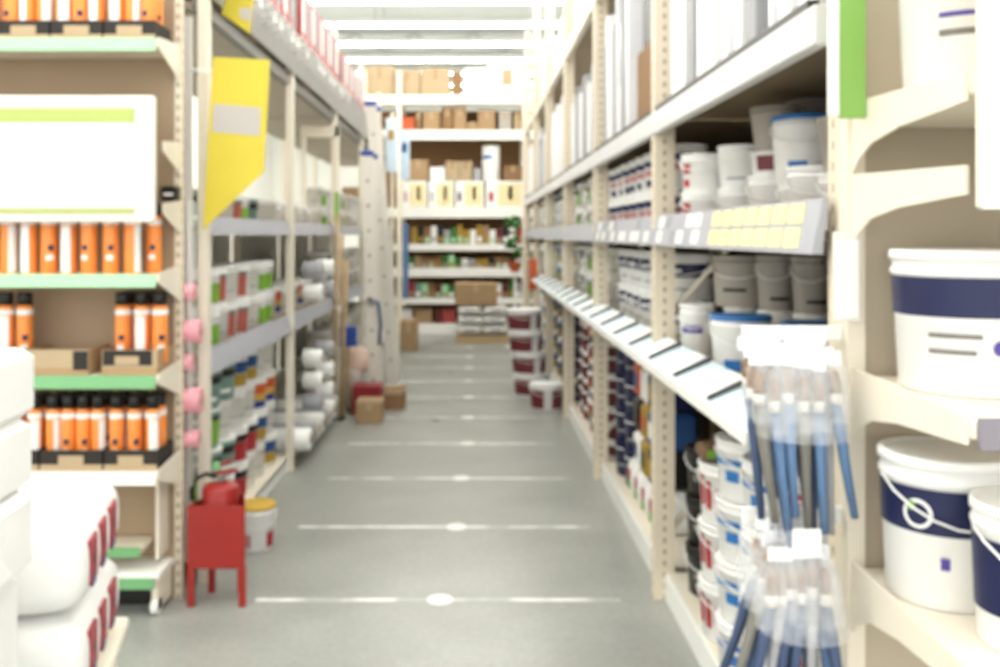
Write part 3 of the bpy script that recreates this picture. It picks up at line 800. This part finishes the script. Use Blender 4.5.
for bi in range(6):
    a, b = R(bi); y = a+.03
    while y+.5 < b:
        wd = random.uniform(.38, .6)
        wd = min(wd, b-y-.02)
        x0 = .87+random.random()*.05
        m = random.choice([white, white, cardL, whiteW])
        box_thing('carton', x0, 1.5, y, y+wd, 3.2255, 3.2255+random.uniform(.35, .75), m, 'pale carton on the top deck of the right rack, %s from the near end' % ORD[i], 'box', 'cartons on the right top deck')
        y += wd+random.uniform(.03, .15); i += 1

# items at the far end of the right rack
t = thing('hanging_plant', (PX(515, 13.2), 13.2, PZ(262, 13.2)), 'green leafy plant bunch at the far end of the right rack', 'plant')
part('stem', MB().tube([(0,0,0),(.02,0,.3),(0,0,.55)], .012, 6), greenL, t)
for k in range(26):
    a = random.random()*2*PI; z = random.uniform(.05, .6); r = random.uniform(.05, .2)
    mb = MB(); c, s = math.cos(a), math.sin(a)
    mb._add([(0,0,z),(c*r*.6-s*.04, s*r*.6+c*.04, z+.05),(c*r, s*r, z+.02),(c*r*.6+s*.04, s*r*.6-c*.04, z+.045),(c*r*.55, s*r*.55, z+.075)], [(0,3,4),(0,4,1),(1,4,2),(4,3,2),(0,1,2,3)])
    part('leaf', mb, greenL, t)
part('pot', MB().lathe([(.06,-.14),(.08,-.01),(.085,0)], 14), orangeD, t)
pp = thing('plant_shelf', (PX(515,13.2), 13.2, 0), 'slim white stand under the leafy plant at the far right', 'stand')
zpot = PZ(262, 13.2)-.14
part('post', MB().box(-.02,.02,-.02,.02,0.02,zpot-.02), whiteS, pp); part('base', MB().rbox(-.12,.12,-.12,.12,0,.02), whiteS, pp); part('top', MB().rbox(-.1,.1,-.1,.1,zpot-.02,zpot-.001), whiteS, pp)
d = 10.9
t = thing('orange_tag', (PX(533,d), d, PZ(290,d)), 'orange tag clipped at the far end of the sloping tray', 'tag')
part('card', MB().rbox(-.05,.05,-.004,.004,0,.36,.003), orangeD, t); part('clip', MB().rbox(-.02,.12,-.002,.01,.0,.03), whiteS, t)

# dark red and white buckets on the aisle floor
G = 'dark red and white buckets on the aisle floor'
d = 8.55
place('dred_label', (PX(546.5,d), d, 0), 'single white bucket with dark red label standing before the tall stack', G, 0)
z = 0
for i, (px) in enumerate((531, 529, 526, 524)):
    dd = 9.3
    place('dred_label_big', (PX(px,dd), dd, z), 'wide white bucket with dark red label in the aisle stack, %s from the floor' % ORD[i], G, 0.05*i); z += Hh('dred_label_big')+.0005

# ------------------------------------------------------------------ hanging brush packs
def brush_pack(x, y, ztop, ln, yaw, tilt, label, group, bm):
    t = thing('brush_pack', (x, y, ztop), label, 'brush', group, yaw)
    part('header_card', MB().rbox(-.016, .016, -.002, .002, -.03, 0, .001), whiteW, t)
    def sk(z): return tilt*(-z)
    part('plastic_sleeve', MB().lathe([(.022,-ln*.42),(.024,-ln*.3),(.019,-.06),(.010,-.03)], 12, (sk(-ln*.3),0,0), cap=False), film, t)
    zc = -ln*.12
    part('bristles', MB().lathe([(.005,zc),(.011,zc-.02),(.012,zc-ln*.13)], 10, (sk(zc),0,0)), bristle, t)
    part('ferrule', MB().lathe([(.0125,zc-ln*.13),(.0125,zc-ln*.19)], 10, (sk(zc),0,0)), alu, t)
    zh = zc-ln*.19
    part('handle', MB().tube([(sk(zc),0,zh),(sk(zh),0,zh-ln*.15),(sk(zh-ln*.2),0,zh-ln*.33),(sk(-ln),0,-ln)], [.011,.014,.011,.008], 10), bm, t)
hk = thing('hook_strip', (.73, 2.09, .95), 'white hook strip on the near right post carrying the brush packs', 'hook strip')
part('bar', MB().rbox(.61, .8365, 2.088, 2.10, 1.36, 1.395), whiteS, hk, True)
part('bar', MB().rbox(.61, .8365, 2.088, 2.10, .95, .985), whiteS, hk, True)
n = 0
for rowi, (zt, ln) in enumerate(((1.385, .40), (.975, .42))):
    for layer in range(3):
        for k in range(6):
            f = k/5
            x = (.605+f*.165 if rowi == 0 else .645+f*.10)+layer*.004; y = 2.055-layer*.03
            jz = random.choice((0, .006, .012))
            tl = random.uniform(-.07, .07)+((.12-f*.05) if rowi == 0 else (-.24+f*.36))
            brush_pack(x, y, zt-layer*.018-jz, ln+random.uniform(-.05, .03), random.uniform(-.7, .7), tl, 'wrapped blue-handled brush in the %s hanging bunch, %s layer, %s from the aisle' % ('upper' if rowi == 0 else 'lower', ['rear','middle','front'][layer], ORD[k]), 'brush packs on the hook strip', [handleB, handleN, steelD, handleN, handleB, greyC][(k*2+layer+rowi) % 6])
            part('hook', MB().tube([(x, y-.01, zt-layer*.018-jz-.012), (x, 2.088, zt-layer*.018-jz-.008)], .0022, 5), alu, hk, True)
    # loose clear bag over the bunch
    t = thing('clear_bag', (.70, 1.965, zt-.31), 'crumpled clear plastic bag over the %s brush bunch' % ('upper' if rowi == 0 else 'lower'), 'bag', 'clear bags over the brushes')
    part('film', MB().lathe([(.095,.10),(.088,.16),(.07,.23),(.03,.31)], 18, cap=False), cloudy, t)
    part('header_card', MB().rbox(-.03,.03,-.03,-.027,.26,.32,.002), white, t)

# ------------------------------------------------------------------ right end unit
RD, RF = 2.06, 1.577
endR = thing('end_shelf', (1.3, 1.8, 0), 'cream end-of-aisle shelf unit holding large white buckets at the right edge', 'shelf')
W = lambda name, mb, m: part(name, mb, m, endR, True)
UPN = MB().box(-.02, .02, -.025, .025, 0, 3.0).mesh('upright', cream)
upright(endR, .857, RD+.03, UPN); upright(endR, 1.9, RD+.03, UPN)
W('back_panel', MB().box(.877, 1.9, RD+.02, RD+.035, 0, 3.0), mat('pale_tan_panel', '#d9cbb4', .7, .05, 4))
def rshelf(z, strip, bracket_only=False):
    if not bracket_only:
        W('shelf_plate', MB().rbox(.853, 1.9, RF, RD+.015, z-.035, z, .004), cream)
        W('price_strip', MB().prism([(RF-.012, z-.05), (RF-.001, z-.05), (RF-.001, z+.004), (RF-.006, z+.004)], 'x', .86, 1.9), strip)
    W('bracket', MB().prism([(RF+.01, z-.045), (RD-.22, z-.06), (RD-.09, z-.08), (RD-.03, z-.11), (RD+.015, z-.15), (RD+.015, z+.02), (RF+.01, z+.005)], 'x', .846, .852), cream)
rshelf(1.875, whiteS); rshelf(1.715, whiteS, True); rshelf(1.285, mat('grey_violet_strip', '#9a939c', .45)); rshelf(.855, greenS)
W('base_deck', MB().rbox(.86, 1.9, RF, RD+.015, .12, .15), cream); W('plinth', MB().box(.87, 1.9, RF+.03, RF+.05, 0, .12), cream)
t = thing('header_board', (1.35, RF-.02, 1.643), 'cream header board fixed before the upper right end shelf', 'sign')
part('board', MB().rbox(.846, 1.9, RF-.04, RF-.016, 1.643, 2.5), cream, t, True)
part('lip', MB().rbox(.846, 1.9, RF-.046, RF-.0405, 1.643, 1.66), whiteS, t, True)
t = thing('lime_sign', (.84, 2.03, 1.86), 'lime green upright sign panel on the near right post', 'sign')
part('panel', MB().rbox(PX(840,1.985), .8455, 1.985, 1.995, PZ(118,1.985), 2.8, .002), mat('lime_green', '#9bd064', .5, .03), t, True)
part('edge', MB().rbox(PX(829,1.985), PX(839.5,1.985), 1.983, 1.997, PZ(116,1.985), 2.8, .002), whiteS, t, True)
t = thing('label_holder', (.84, 2.03, 1.45), 'small white label holder on the near right post', 'holder')
part('plate', MB().rbox(PX(836,2.03), PX(864,2.03), 2.046, 2.052, PZ(322,2.03), PZ(232,2.03), .002), offw, t, True)
part('card', MB().box(PX(839,2.03), PX(861,2.03), 2.044, 2.046, PZ(318,2.03), PZ(240,2.03)), white, t, True)
G = 'large buckets on the right end shelf'
place('big_navy', (1.015, 1.895, 1.286), 'large white bucket with navy band on the middle right end shelf', G, -.1)
place('big_navy', (1.33, 1.895, 1.286), 'large navy-banded bucket beyond the frame edge on the middle shelf', G, -.1)
place('big_emblem', (.982, 1.925, .856), 'large white bucket with navy band and round emblem on the lower right end shelf', G, 0)
place('big_red', (1.02, 1.685, .856), 'white bucket with navy label and red print at the right frame edge', G, -.1)
place('big_text', (.99, 1.87, 1.876), 'white bucket with blue text lines on the top right end shelf', G, 0)

# ------------------------------------------------------------------ foreground sacks and white packs
yaw = math.atan2(.215, 1)
base_c = Vector((-1.262, 2.32, 0))
t = thing('plinth_block', (base_c.x, base_c.y, 0), 'cream display plinth under the white sacks', 'plinth', None, yaw)
part('top', MB().rbox(-.33,.34,-.29,.29,.47,.5,.006), cream, t); part('body', MB().rbox(-.31,.31,-.27,.27,0,.47,.006), cream, t)
sackm = mat('sack_white', '#f0f0ee', .45, .03, 6, bump=.3)
for i in range(2):
    for j in range(1):
        z = .501+.2125*i
        t = thing('printed_sack', (base_c.x, base_c.y, z), 'large white sack with red and blue print, %s on the plinth by the packs' % ('lower' if i == 0 else 'upper'), 'sack', None, yaw)
        part('body', MB().pillow(.325, .275, .106, (0,0,.106), .16, 36, 16, .28), sackm, t)
        for (y0, y1) in ((-.21,-.13), (-.075,.0), (.06,.15)):
            part('print', MB().rbox(.318,.328,y0,y1,.06,.165,.004), mat('sack_red','#b8404c',.5,.25,25), t)
            part('print', MB().rbox(.321,.3285,y0+.015,y1-.02,.05,.075,.003), mat('sack_blue','#4a5288',.5,.2,25), t)
            part('print', MB().rbox(.3205,.3285,y0+.03,y1-.03,.10,.125,.003), mat('sack_dark','#4b2b44',.5,.2,25), t)
zz = 0
for i, (h, xr, ly) in enumerate(((.30,-.93,.0),(.30,-.925,.0),(.30,-.92,.0),(.17,-.93,0),(.15,-.925,.01),(.145,-.93,.01))):
    t = thing('white_pack', (-1.20, 1.74, zz), 'white wrapped pack stacked at the left frame edge, %s from the floor' % ORD[i], 'pack', 'white packs at the left edge', .06)
    part('body', MB().rbox(-.3, -xr-1.22+.58+(-.0 if i > 2 else -.02), -.2, .2+ly, 0, h-.002, .018), sackm, t)
    part('seam', MB().rbox(-.301, .29, -.201, -.19, h*.48, h*.51, .002), offw, t)
    zz += h

# ------------------------------------------------------------------ left rack goods
def Lb(bi): return LY[bi]+.09, LY[bi+1]-.03
a, b = Lb(0)
xf = XL-.01
row('L', ['salmon_label','green_label','teal_bucket','red_black','white_tall'], a, b, xf-.12, 1.641, 1, 'upper shelf of first left bay')
row('L', [['green_label','green_label'], ['green_label','green_label'], ['white_tall','salmon_label'], ['salmon_label','white_tall'], ['salmon_label','salmon_label'], ['white_tall','white_tall']], a, b, xf, 1.026, 2, 'middle shelf of first left bay')
row('L', [['teal_bucket','lime_bucket','teal_bucket','teal_bucket'], ['lime_bucket','teal_bucket','lime_bucket','teal_bucket'], ['red_black','teal_bucket','white_tall','teal_bucket'], ['red_black','red_black','white_tall','blueyel_bucket'], ['white_tall','red_black','white_tall','blueyel_bucket'], ['white_tall','blueyel_bucket','flame_label','white_tall'], ['blueyel_bucket','white_tall','flame_label','white_tall']], a, b, xf, .101, 4, 'floor shelf of first left bay')
# black boxed goods at the back of the middle shelf
for i in range(6):
    y = a+.02+i*.31
    box_thing('dark_carton', -2.0, -1.55, y, y+.28, 1.026, 1.40, [black, dred, greenL, cardD, black, dred][i], '%s carton at the back of the first left bay, %s from the near end' % (['black','dark red','green','brown','black','dark red'][i], ORD[i]), 'box', 'cartons at the back of the left bay', tape=False)
# grey canister pair above
for i, y in enumerate((4.75, 5.15)):
    t = thing('grey_canister', (-1.85, y+.3, 1.641), 'grey canister on the upper left shelf behind the yellow flag, %s from the near end' % ORD[i], 'canister', 'grey canisters')
    part('body', MB().lathe([(.13,0),(.14,.02),(.14,.32),(.1,.38),(.05,.4)], 18), greyC, t); part('cap', MB().lathe([(.05,.4),(.05,.45)], 12), steelD, t); part('label', MB().patch(.14,.14,.5,.1,.3,-20,80,.001), white, t)
# red and white packages above the fascia
i = 0
for bi in range(3):
    a, b = Lb(bi); y = a
    while y+.2 < b:
        hh = .34 if bi < 2 else .30
        t = thing('red_package', (XL+.0, y+.09, 2.956), 'red and white package atop the %s left bay, %s from its near end' % (ORD[bi], ORD[int((y-a)/.2+.5)]), 'package', 'red packages on the top left shelf')
        part('body', MB().rbox(-.24, .075, -.085, .085, 0, hh, .006), red if bi < 2 else pinkP, t)
        part('panel', MB().box(.075, .078, -.055, .055, .05, hh-.03), offw if i % 2 else greyC, t)
        part('panel', MB().box(-.2, .05, -.088, -.085, .05, hh-.03), greyC, t)
        y += .20; i += 1
# second bay: display of white rolls, panels
a, b = Lb(1)
row('L', ['white_tall','white_plain'], a, b-.18, xf-.1, 1.641, 1, 'upper shelf of second left bay')
for i in range(7):
    for c in range(2):
        z = .385+i*.16; y = 6.75+c*.55
        if .86 < z < 1.12: continue
        t = thing('white_roll', (-1.16, y, z), 'white roll on a peg in the second left bay, %s column, %s from below' % (ORD[c], ORD[i]), 'roll', 'white rolls on pegs')
        part('wrap', MB().lathe([(.055,-.07),(.062,-.062),(.062,.062),(.055,.07)], 18, (0,0,0), 'x'), white if (i+c) % 3 else greyC, t)
        part('core', MB().lathe([(.02,.07),(.02,.074)], 12, (0,0,0), 'x'), cardD, t)
        part('peg', MB().tube([(-.13,0,0),(.09,0,0)], .006, 6), alu, t)
for i in range(8):
    y = 6.44+i*.185
    t = thing('film_roll', (-1.38, y, .101), 'white film roll at the bottom of the second left bay, %s from the near end' % ORD[i], 'roll', 'film rolls at the rack foot')
    part('wrap', MB().lathe([(.07,-.26),(.078,-.25),(.078,.25),(.07,.26)], 20, (0,0,.078), 'x'), [white, greyC, offw][i % 3], t)
    part('core', MB().lathe([(.03,.26),(.03,.265)], 14, (0,0,.078), 'x'), cardD, t)
row('L', ['white_tall','flame_label','white_plain','salmon_label'], a, b, xf-.1, 1.026, 1, 'middle shelf of second left bay')
# cream display frame with green tag
d = 8.2
t = thing('display_kiosk', (PX(320,d), d, 0), 'cream open display frame with a green tag in the second left bay', 'frame')
fx0, fx1 = PX(301,d), PX(339,d)
part('post', MB().box(fx1-.04, fx1, d, d+.04, 0.0, PZ(126,d)), cream, t, True)
part('header', MB().rbox(fx0, fx1, d, d+.06, PZ(137,d), PZ(126,d)), cream, t, True)
part('post', MB().box(fx0, fx0+.04, d, d+.04, 1.64, PZ(137,d)), cream, t, True)
part('tag', MB().rbox(fx1-.042, fx1+.0, d-.006, d-.001, PZ(222,d), PZ(192,d), .002), mat('lime_green', '#9bd064'), t, True)
# third / fourth bays
a, b = Lb(2)
row('L', ['white_tall','green_label','white_plain'], a+.05, b, xf-.1, 1.641, 2, 'upper shelf of third left bay')
row('L', ['white_tall','teal_bucket'], a+.05, b, xf-.05, 1.026, 2, 'middle shelf of third left bay')
row('L', [['white_tall']*3, ['white_dash']*3], a+.05, b, xf-.05, .101, 3, 'floor shelf of third left bay')
a, b = Lb(3)
row('L', ['white_tall','white_plain'], a, b, xf-.1, 1.641, 2, 'upper shelf of fourth left bay')
row('L', ['white_plain','white_tall'], a, b, xf-.05, 1.026, 2, 'middle shelf of fourth left bay')
row('L', [['white_tall']*3], a, b, xf-.05, .101, 3, 'floor shelf of fourth left bay')
a, b = Lb(4)
for l_, (z_, hh_) in enumerate(((.101, .6), (1.026, .4), (1.641, .7))):
    for j in range(4):
        y_ = a+.02+j*.46
        box_thing('carton', -1.75, XL-.06, y_, y_+.42, z_, z_+hh_*random.uniform(.7, 1), random.choice([greyC, cardL, white, card]), 'pale carton on the %s shelf of the last left bay, %s from its near end' % (['floor','middle','upper'][l_], ORD[j]), 'box', 'cartons in the last left bay')
# wooden poles and a blue-headed mop
for i, (pxt, yt, pxb, yb, d) in enumerate(((338,215,336,372,8.13),(342,235,345,378,8.16),(347,260,342,380,8.10))):
    bx, tx = PX(pxb,d), PX(pxt,d)
    t = thing('wooden_pole', (bx, d, 0), 'pale wooden pole leaning by the second left bay, %s from the left' % ORD[i], 'pole', 'wooden poles')
    part('shaft', MB().tube([(0,-.12,0.012),(tx-bx,.0,PZ(yt,d))], .016, 8), wood, t)
    part('end_cap', MB().lathe([(.02,0),(.02,.03)], 10, (0,-.12,0)), black, t)
d = 8.3
t = thing('blue_broom', (PX(346,d)+.04, d, 0), 'broom with bright blue head leaning upside down near the poles', 'broom')
part('shaft', MB().tube([(0,0,.0),(-.03,.03,.62)], .013, 8), wood, t)
part('head', MB().rbox(-.10,.06,-.02,.05,.60,.66,.01), mat('bright_blue', '#2c55b8', .45, .1), t)
part('bristles', MB().rbox(-.095,.055,-.015,.045,.66,.78,.01), mat('bright_blue', '#2c55b8'), t)
d = 8.2
t = thing('rag_bundle', (PX(350,d)-.02, 8.56, 0), 'crumpled pale rags in a grey sack behind the red box', 'sack')
part('sack', MB().pillow(.10,.09,.19,(0,0,.19), .5), greyP, t)
part('rags', MB().pillow(.12,.09,.12,(.03,.02,.45), .8, 14, 8), mat('pale_rag', '#e0c9b8', .8, .2, 12), t)
# aluminium ladders with blue caps
def ladder(pt, pb, label, w=.42):
    top, bot = Vector(pt), Vector(pb)
    t = thing('aluminium_ladder', (bot.x, bot.y, 0), label, 'ladder', 'aluminium ladders')
    for s in (0, 1):
        off = Vector((0, w*s, 0))
        dv = top-bot
        b0 = Vector((0,0,0))+off; t0 = dv+off
        wx = .055
        mb = MB()
        vs = []
        for p in (b0, t0):
            for (ex, ey) in ((-wx,-.02),(wx,-.02),(wx,.02),(-wx,.02)): vs.append((p.x+ex, p.y+ey, p.z))
        mb._add(vs, [(0,3,2,1),(4,5,6,7),(0,1,5,4),(1,2,6,5),(2,3,7,6),(3,0,4,7)])
        st_ = part('stile', mb, alu, t)
        part('end_cap', MB().rbox(t0.x-wx-.01, t0.x+wx+.01, t0.y-.03, t0.y+.03, t0.z, t0.z+.05, .012), mat('bright_blue', '#2c55b8'), st_)
        for k in range(1, 10):
            p = b0.lerp(t0, k/10)
            part('rivet', MB().lathe([(.014,0),(.014,.004)], 8, (p.x, p.y-.024, p.z), 'y'), steelD, st_)
    for k in range(1, 10):
        p = (Vector(top)-bot)*(k/10)
        part('rung', MB().rbox(p.x-.03, p.x+.03, .02, w-.02, p.z-.012, p.z+.012, .004), alu, t)
d = 9.75
ladder((PX(371,9.5), 9.5, PZ(106,9.5)), (PX(393,d), d, 0.0), 'tall aluminium ladder with blue cap leaning on the left rack')
d = 8.75
ladder((PX(367,8.7), 8.7, PZ(156,8.7)), (PX(374,d), d, 0.0), 'shorter aluminium ladder with blue cap behind the red box', .36)
t = thing('blue_strap', (PX(373,8.7)+.02, 8.705, PZ(345,8.7)), 'dark blue strap hanging on the aluminium ladders', 'strap')
part('band', MB().tube([(-.05,0,.42),(.03,-.02,.40),(.055,-.02,.2),(.04,-.01,0)], .016, 6), mat('denim_blue', '#3d5f8f', .6, .1), t)
part('buckle', MB().rbox(-.07,-.03,-.03,.01,.40,.45), steelD, t)
# boxes on the floor
def pxbox(name, x0, x1, y0, y1, d, dep, m, label, front=None, cat='box', tape=True):
    return box_thing(name, PX(x0,d), PX(x1,d), d, d+dep, max(0, PZ(y1,d)), PZ(y0,d), m, label, cat, None, front, tape)
d = 1481.6/(424-235)
pxbox('cardboard_box', 356, 382, 401, 424, d, .22, card, 'small cardboard box on the floor in front of the red box', [('flap', 0, 1, .86, 1, cardL)])
pxbox('red_box', 352, 381, 386, 415, 1481.6/(415-235), .22, mat('red_carton', '#a5242f', .5, .08), 'dark red box on the floor by the ladders', None, 'box', False)
t = pxbox('open_crate', 382, 404, 391, 410, 1481.6/(410-235), .3, cardD, 'low brown open carton right of the red box at the ladder foot', [('front_lip', 0, 1, .8, 1, cardL)], 'box', False)
pxbox('carton', 400, 417, 321, 351, 1481.6/(351-235), .35, card, 'brown carton on the floor at the far end of left rack')
pxbox('carton', 398, 412, 306, 322, 13.2, .3, white, 'white carton at the far end of the left rack on a brown one') if False else None
# pale blue hanging panels
d = 11.2
for i, (x0, x1, y0, y1) in enumerate(((386,397,118,172),(398,408,128,178))):
    t = thing('pale_blue_panel', (PX(x0,d), d, PZ(y1,d)), 'pale blue info panel hanging out from the left rack, %s from the left' % ORD[i], 'sign', 'pale blue panels')
    part('panel', MB().rbox(PX(x0,d), PX(x1,d), d+i*.3, d+i*.3+.02, PZ(y1,d), PZ(y0,d), .003), mat('pale_blue_print', '#c8daea', .5, .15, 14), t, True)
    part('print', MB().box(PX(x0+2,d), PX(x1-3,d), d+i*.3-.003, d+i*.3, PZ(y0+22,d), PZ(y0+12,d)), [ochre, mat('mid_blue','#2f5fa0')][i], t, True)
    part('rod', MB().tube([(PX(x0,d)+.01, d+i*.3+.01, 2.82), (XL+.085, d+i*.3+.01, 2.82)], .01, 6), whiteS, t, True)

# ------------------------------------------------------------------ rack across the end of the aisle
BD = 15.0
bk = thing('shelving_rack', (-.3, BD+.4, 0), 'white and brown storage rack standing across the far end of the aisle', 'rack')
W = lambda name, mb, m: part(name, mb, m, bk, True)
bX0, bX1 = -1.75, 2.1
UPB = MB().box(-.04, .04, -.04, .04, 0, 4.25).mesh('upright', cream)
for x in (bX0, -1.18, .86, bX1):
    upright(bk, x, BD+.04, UPB); upright(bk, x, BD+.86, UPB)
z_of = lambda y: PZ(y, BD)
lev = [(95,104),(130,140),(208,218),(244,251),(268,277),(298,304)]
decks = []
for (ya, yb) in lev:
    for (xa, xb) in ((bX0+.04, -1.22), (-1.14, .82), (.90, bX1-.04)):
        W('shelf_beam', MB().rbox(xa, xb, BD-.01, BD+.04, z_of(yb), z_of(ya), .006), whiteS)
        W('shelf_deck', MB().box(xa, xb, BD+.04, BD+.9, z_of(ya)-.03, z_of(ya)-.002), cardD)
    decks.append(z_of(ya)-.002)
W('shelf_deck', MB().box(bX0, bX1, BD+.085, BD+.9, .14, .16), cream); W('kick_plate', MB().rbox(bX0+.05, bX1-.05, BD+.02, BD+.08, 0, .16), whiteS)
W('back_panel', MB().box(bX0, bX1, BD+.905, BD+.92, 0, z_of(104)), cardD)
W('end_post_cover', MB().rbox(PX(403,BD), PX(408.5,BD), BD-.03, BD-.012, z_of(298), z_of(224)), mat('cover_blue', '#6f93c8', .5, .1))
def bbox(lv, x0, x1, y0, m, label, front=None, base=None, name='carton', y=BD+.10, dep=.5, cat='box', tape=True):
    z0 = (decks[lv] if base is None else base)+.001
    return box_thing(name, PX(x0,y), PX(x1,y), y, y+dep, z0, PZ(y0,y), m, label, cat, 'goods on the far rack', front, tape)
bbox(0, 366, 393, 66, cardL, 'large pale carton at the left of the far rack top'); bbox(0, 394, 420, 70, cardL, 'large pale carton second from left on the far rack top')
bbox(0, 421, 450, 68, cardL, 'large pale carton in the middle of the far rack top'); bbox(0, 452, 462, 71, cardD, 'narrow brown carton in the middle of the far rack top', tape=False)
bbox(0, 464, 486, 68, whiteW, 'white wrapped bale right of the narrow brown carton, far rack top', tape=False); bbox(0, 487, 500, 65, whiteW, 'second white wrapped bale on the far rack top', tape=False)
bbox(0, 501, 524, 66, whiteW, 'rightmost white wrapped bale with tan label on far rack top', [('label', .05, .5, .35, .9, cardL)], tape=False)
bbox(1, 396, 414.5, 117, orangeD, 'orange bin on the second highest far shelf', name='orange_bin', tape=False)
bbox(1, 416, 421, 112, cardD, 'thin brown carton beside the orange bin'); bbox(1, 423, 440, 111, card, 'tan carton right of the orange bin, second highest far shelf')
bbox(1, 442, 453, 107, cardD, 'dark brown carton left of centre on second highest far shelf'); bbox(1, 454, 466, 106, card, 'tall tan carton at centre of second highest far shelf')
bbox(1, 467, 477, 122, card, 'low tan carton right of centre, second highest far shelf'); bbox(1, 478, 495, 110, card, 'wide tan carton on right half, second highest far shelf')
bbox(1, 499, 511, 111, greyP, 'grey-brown carton on second highest far shelf'); bbox(1, 514, 525, 113, cardL, 'pinkish carton at right end of second highest far shelf')
paleYp = mat('cream_yellow_print', '#ecdcae', .5, .08)
cw = []
for i, (x0, x1) in enumerate(((402,427),(428.5,454),(455.5,484),(486,523))):
    bbox(2, x0, x1, 181, white, 'large white carton with cream panel on the wide far shelf, %s from the left' % ORD[i], [('panel', .32, .95, .08, .92, paleYp), ('print', .6, .72, .3, .8, ochre), ('print', .08, .2, .25, .6, [pinkP, greyC, navy, red][i])], tape=False)
top2 = PZ(181, BD+.10)
bbox(2, 408, 428, 159.5, card, 'brown carton on top of the leftmost white carton', base=top2); bbox(2, 430, 445, 167, white, 'small white carton on the second white carton', base=top2, tape=False)
bbox(2, 446, 459, 161, cardL, 'beige carton on the third stack, left of pair', base=top2); bbox(2, 459.6, 472, 161, cardL, 'beige carton on the third stack, right of pair', base=top2)
bbox(2, 473.5, 481, 168, greyC, 'small grey carton left of the tall white roll', base=top2, tape=False); bbox(2, 504, 522, 166, cardD, 'dark brown carton right of the tall white roll', base=top2, tape=True)
y = BD+.25
t = thing('white_barrel', (PX(491,y), y, top2+.001), 'tall white roll with a blue band on the white cartons of the far rack', 'roll', 'goods on the far rack')
hh = PZ(146,y)-top2; r = 9*y/F
part('body', MB().lathe([(r*.97,0),(r,.02),(r,hh-.02),(r*.95,hh)], 22), white, t); part('band', MB().patch(r,r,1,hh*.62,hh*.72,-75,10,.002), blue, t)
# small goods on the lower far shelves
pal = {'yellow':ochre,'green':greenL,'white':white,'red':red,'brown':cardD,'black':black,'teal':teal,'grey':greyC,'tan':card,'dark red':dred,'mint':mint}
rows_ = [(3, 411, 522, 225, 244, ['yellow','black','brown','white','black','grey','green','yellow','yellow','white','yellow','tan','white','dark red','black','white','red'], 'upper small-goods'),
         (4, 408, 522, 255, 268, ['green','tan','brown','tan','brown','green','mint','green','white','grey','yellow','yellow','black','brown','brown','black','white'], 'middle small-goods'),
         (5, 408, 522, 281, 298, ['red','teal','mint','brown','dark red','mint','green','brown','tan','white','dark red','green','yellow','white','dark red','green','grey'], 'lower small-goods')]
for (lv, xa, xb, yt, yb, cols, nm) in rows_:
    n = len(cols); s = (xb-xa)/n
    for i, c in enumerate(cols):
        bbox(lv, xa+i*s+.3, xa+(i+1)*s-.4, yt+random.uniform(-1,5), pal[c], '%s packet on the %s far shelf, %s from the left' % (c, nm, ORD[i]), [('label', .15, .85, .1, .4, pal[random.choice(['white','yellow','mint','tan','grey'])])], name='packet', y=BD+.09, dep=.2, cat='packet', tape=False)
for i, (x0, x1, m, c) in enumerate(((401,412,white,'white'),(415,432,card,'tan'),(436,441,dred,'dark red'),(442,456,mat('coral','#c9544e',.5,.1),'coral red'),(459,478,card,'tan'),(481,499,white,'white'),(501,520,dred,'dark red'))):
    y = BD+.11
    box_thing('carton', PX(x0,y), PX(x1,y), y, y+.4, .161, PZ(309,y), m, '%s carton on the bottom shelf of the far rack, %s from the left' % (c, ORD[i]), 'box', 'goods on the far rack', None, False)

# pallet of white bags with a carton on top
PD = 13.7
pl = thing('wooden_pallet', (PX(482,PD), PD+.4, 0), 'wooden pallet at the end of the aisle under white bags', 'pallet')
px0, px1 = PX(456,PD), PX(509,PD)
for i in range(3):
    part('runner', MB().box(px0, px1, PD+.0+.36*i, PD+.09+.36*i, 0, .09), wood, pl, True)
for i in range(7):
    w_ = (px1-px0)/7
    part('slat', MB().box(px0+i*w_+.01, px0+(i+1)*w_-.01, PD, PD+.81, .09, .11), wood, pl, True)
zz = .111
nl = 3; bh = (PZ(306,PD)-.111)/nl
bagm = mat('bag_film', '#e6e4e0', .3, .08, 10)
for l in range(nl):
    for c in range(2):
        cx = px0+(px1-px0)*(.26+.48*c)
        t = thing('white_bag', (cx, PD+.42, zz), 'white plastic bag on the far pallet, %s layer, %s' % (ORD[l], 'left' if c == 0 else 'right'), 'bag', 'bags on the far pallet')
        part('body', MB().pillow((px1-px0)*.235, .40, bh/2-.001, (0,0,bh/2), .3, 20, 8), bagm, t)
        part('print', MB().rbox(-.08,.08,-.405,-.392,bh*.35,bh*.65,.004), greyC, t)
    zz += bh
y = PD+.06
box_thing('cardboard_box', PX(455,y), PX(497,y), y, y+.6, zz+.002, PZ(284,y), card, 'wide cardboard box on top of the white bags on the pallet', 'box')
dup = {k: v for k, v in LABELS.items() if len(v) > 1}
print('DUPLICATE LABELS', len(dup), list(dup.items())[:8])
print('LONG', [k for k in LABELS if len(k.split()) > 16][:10], len(LABELS))
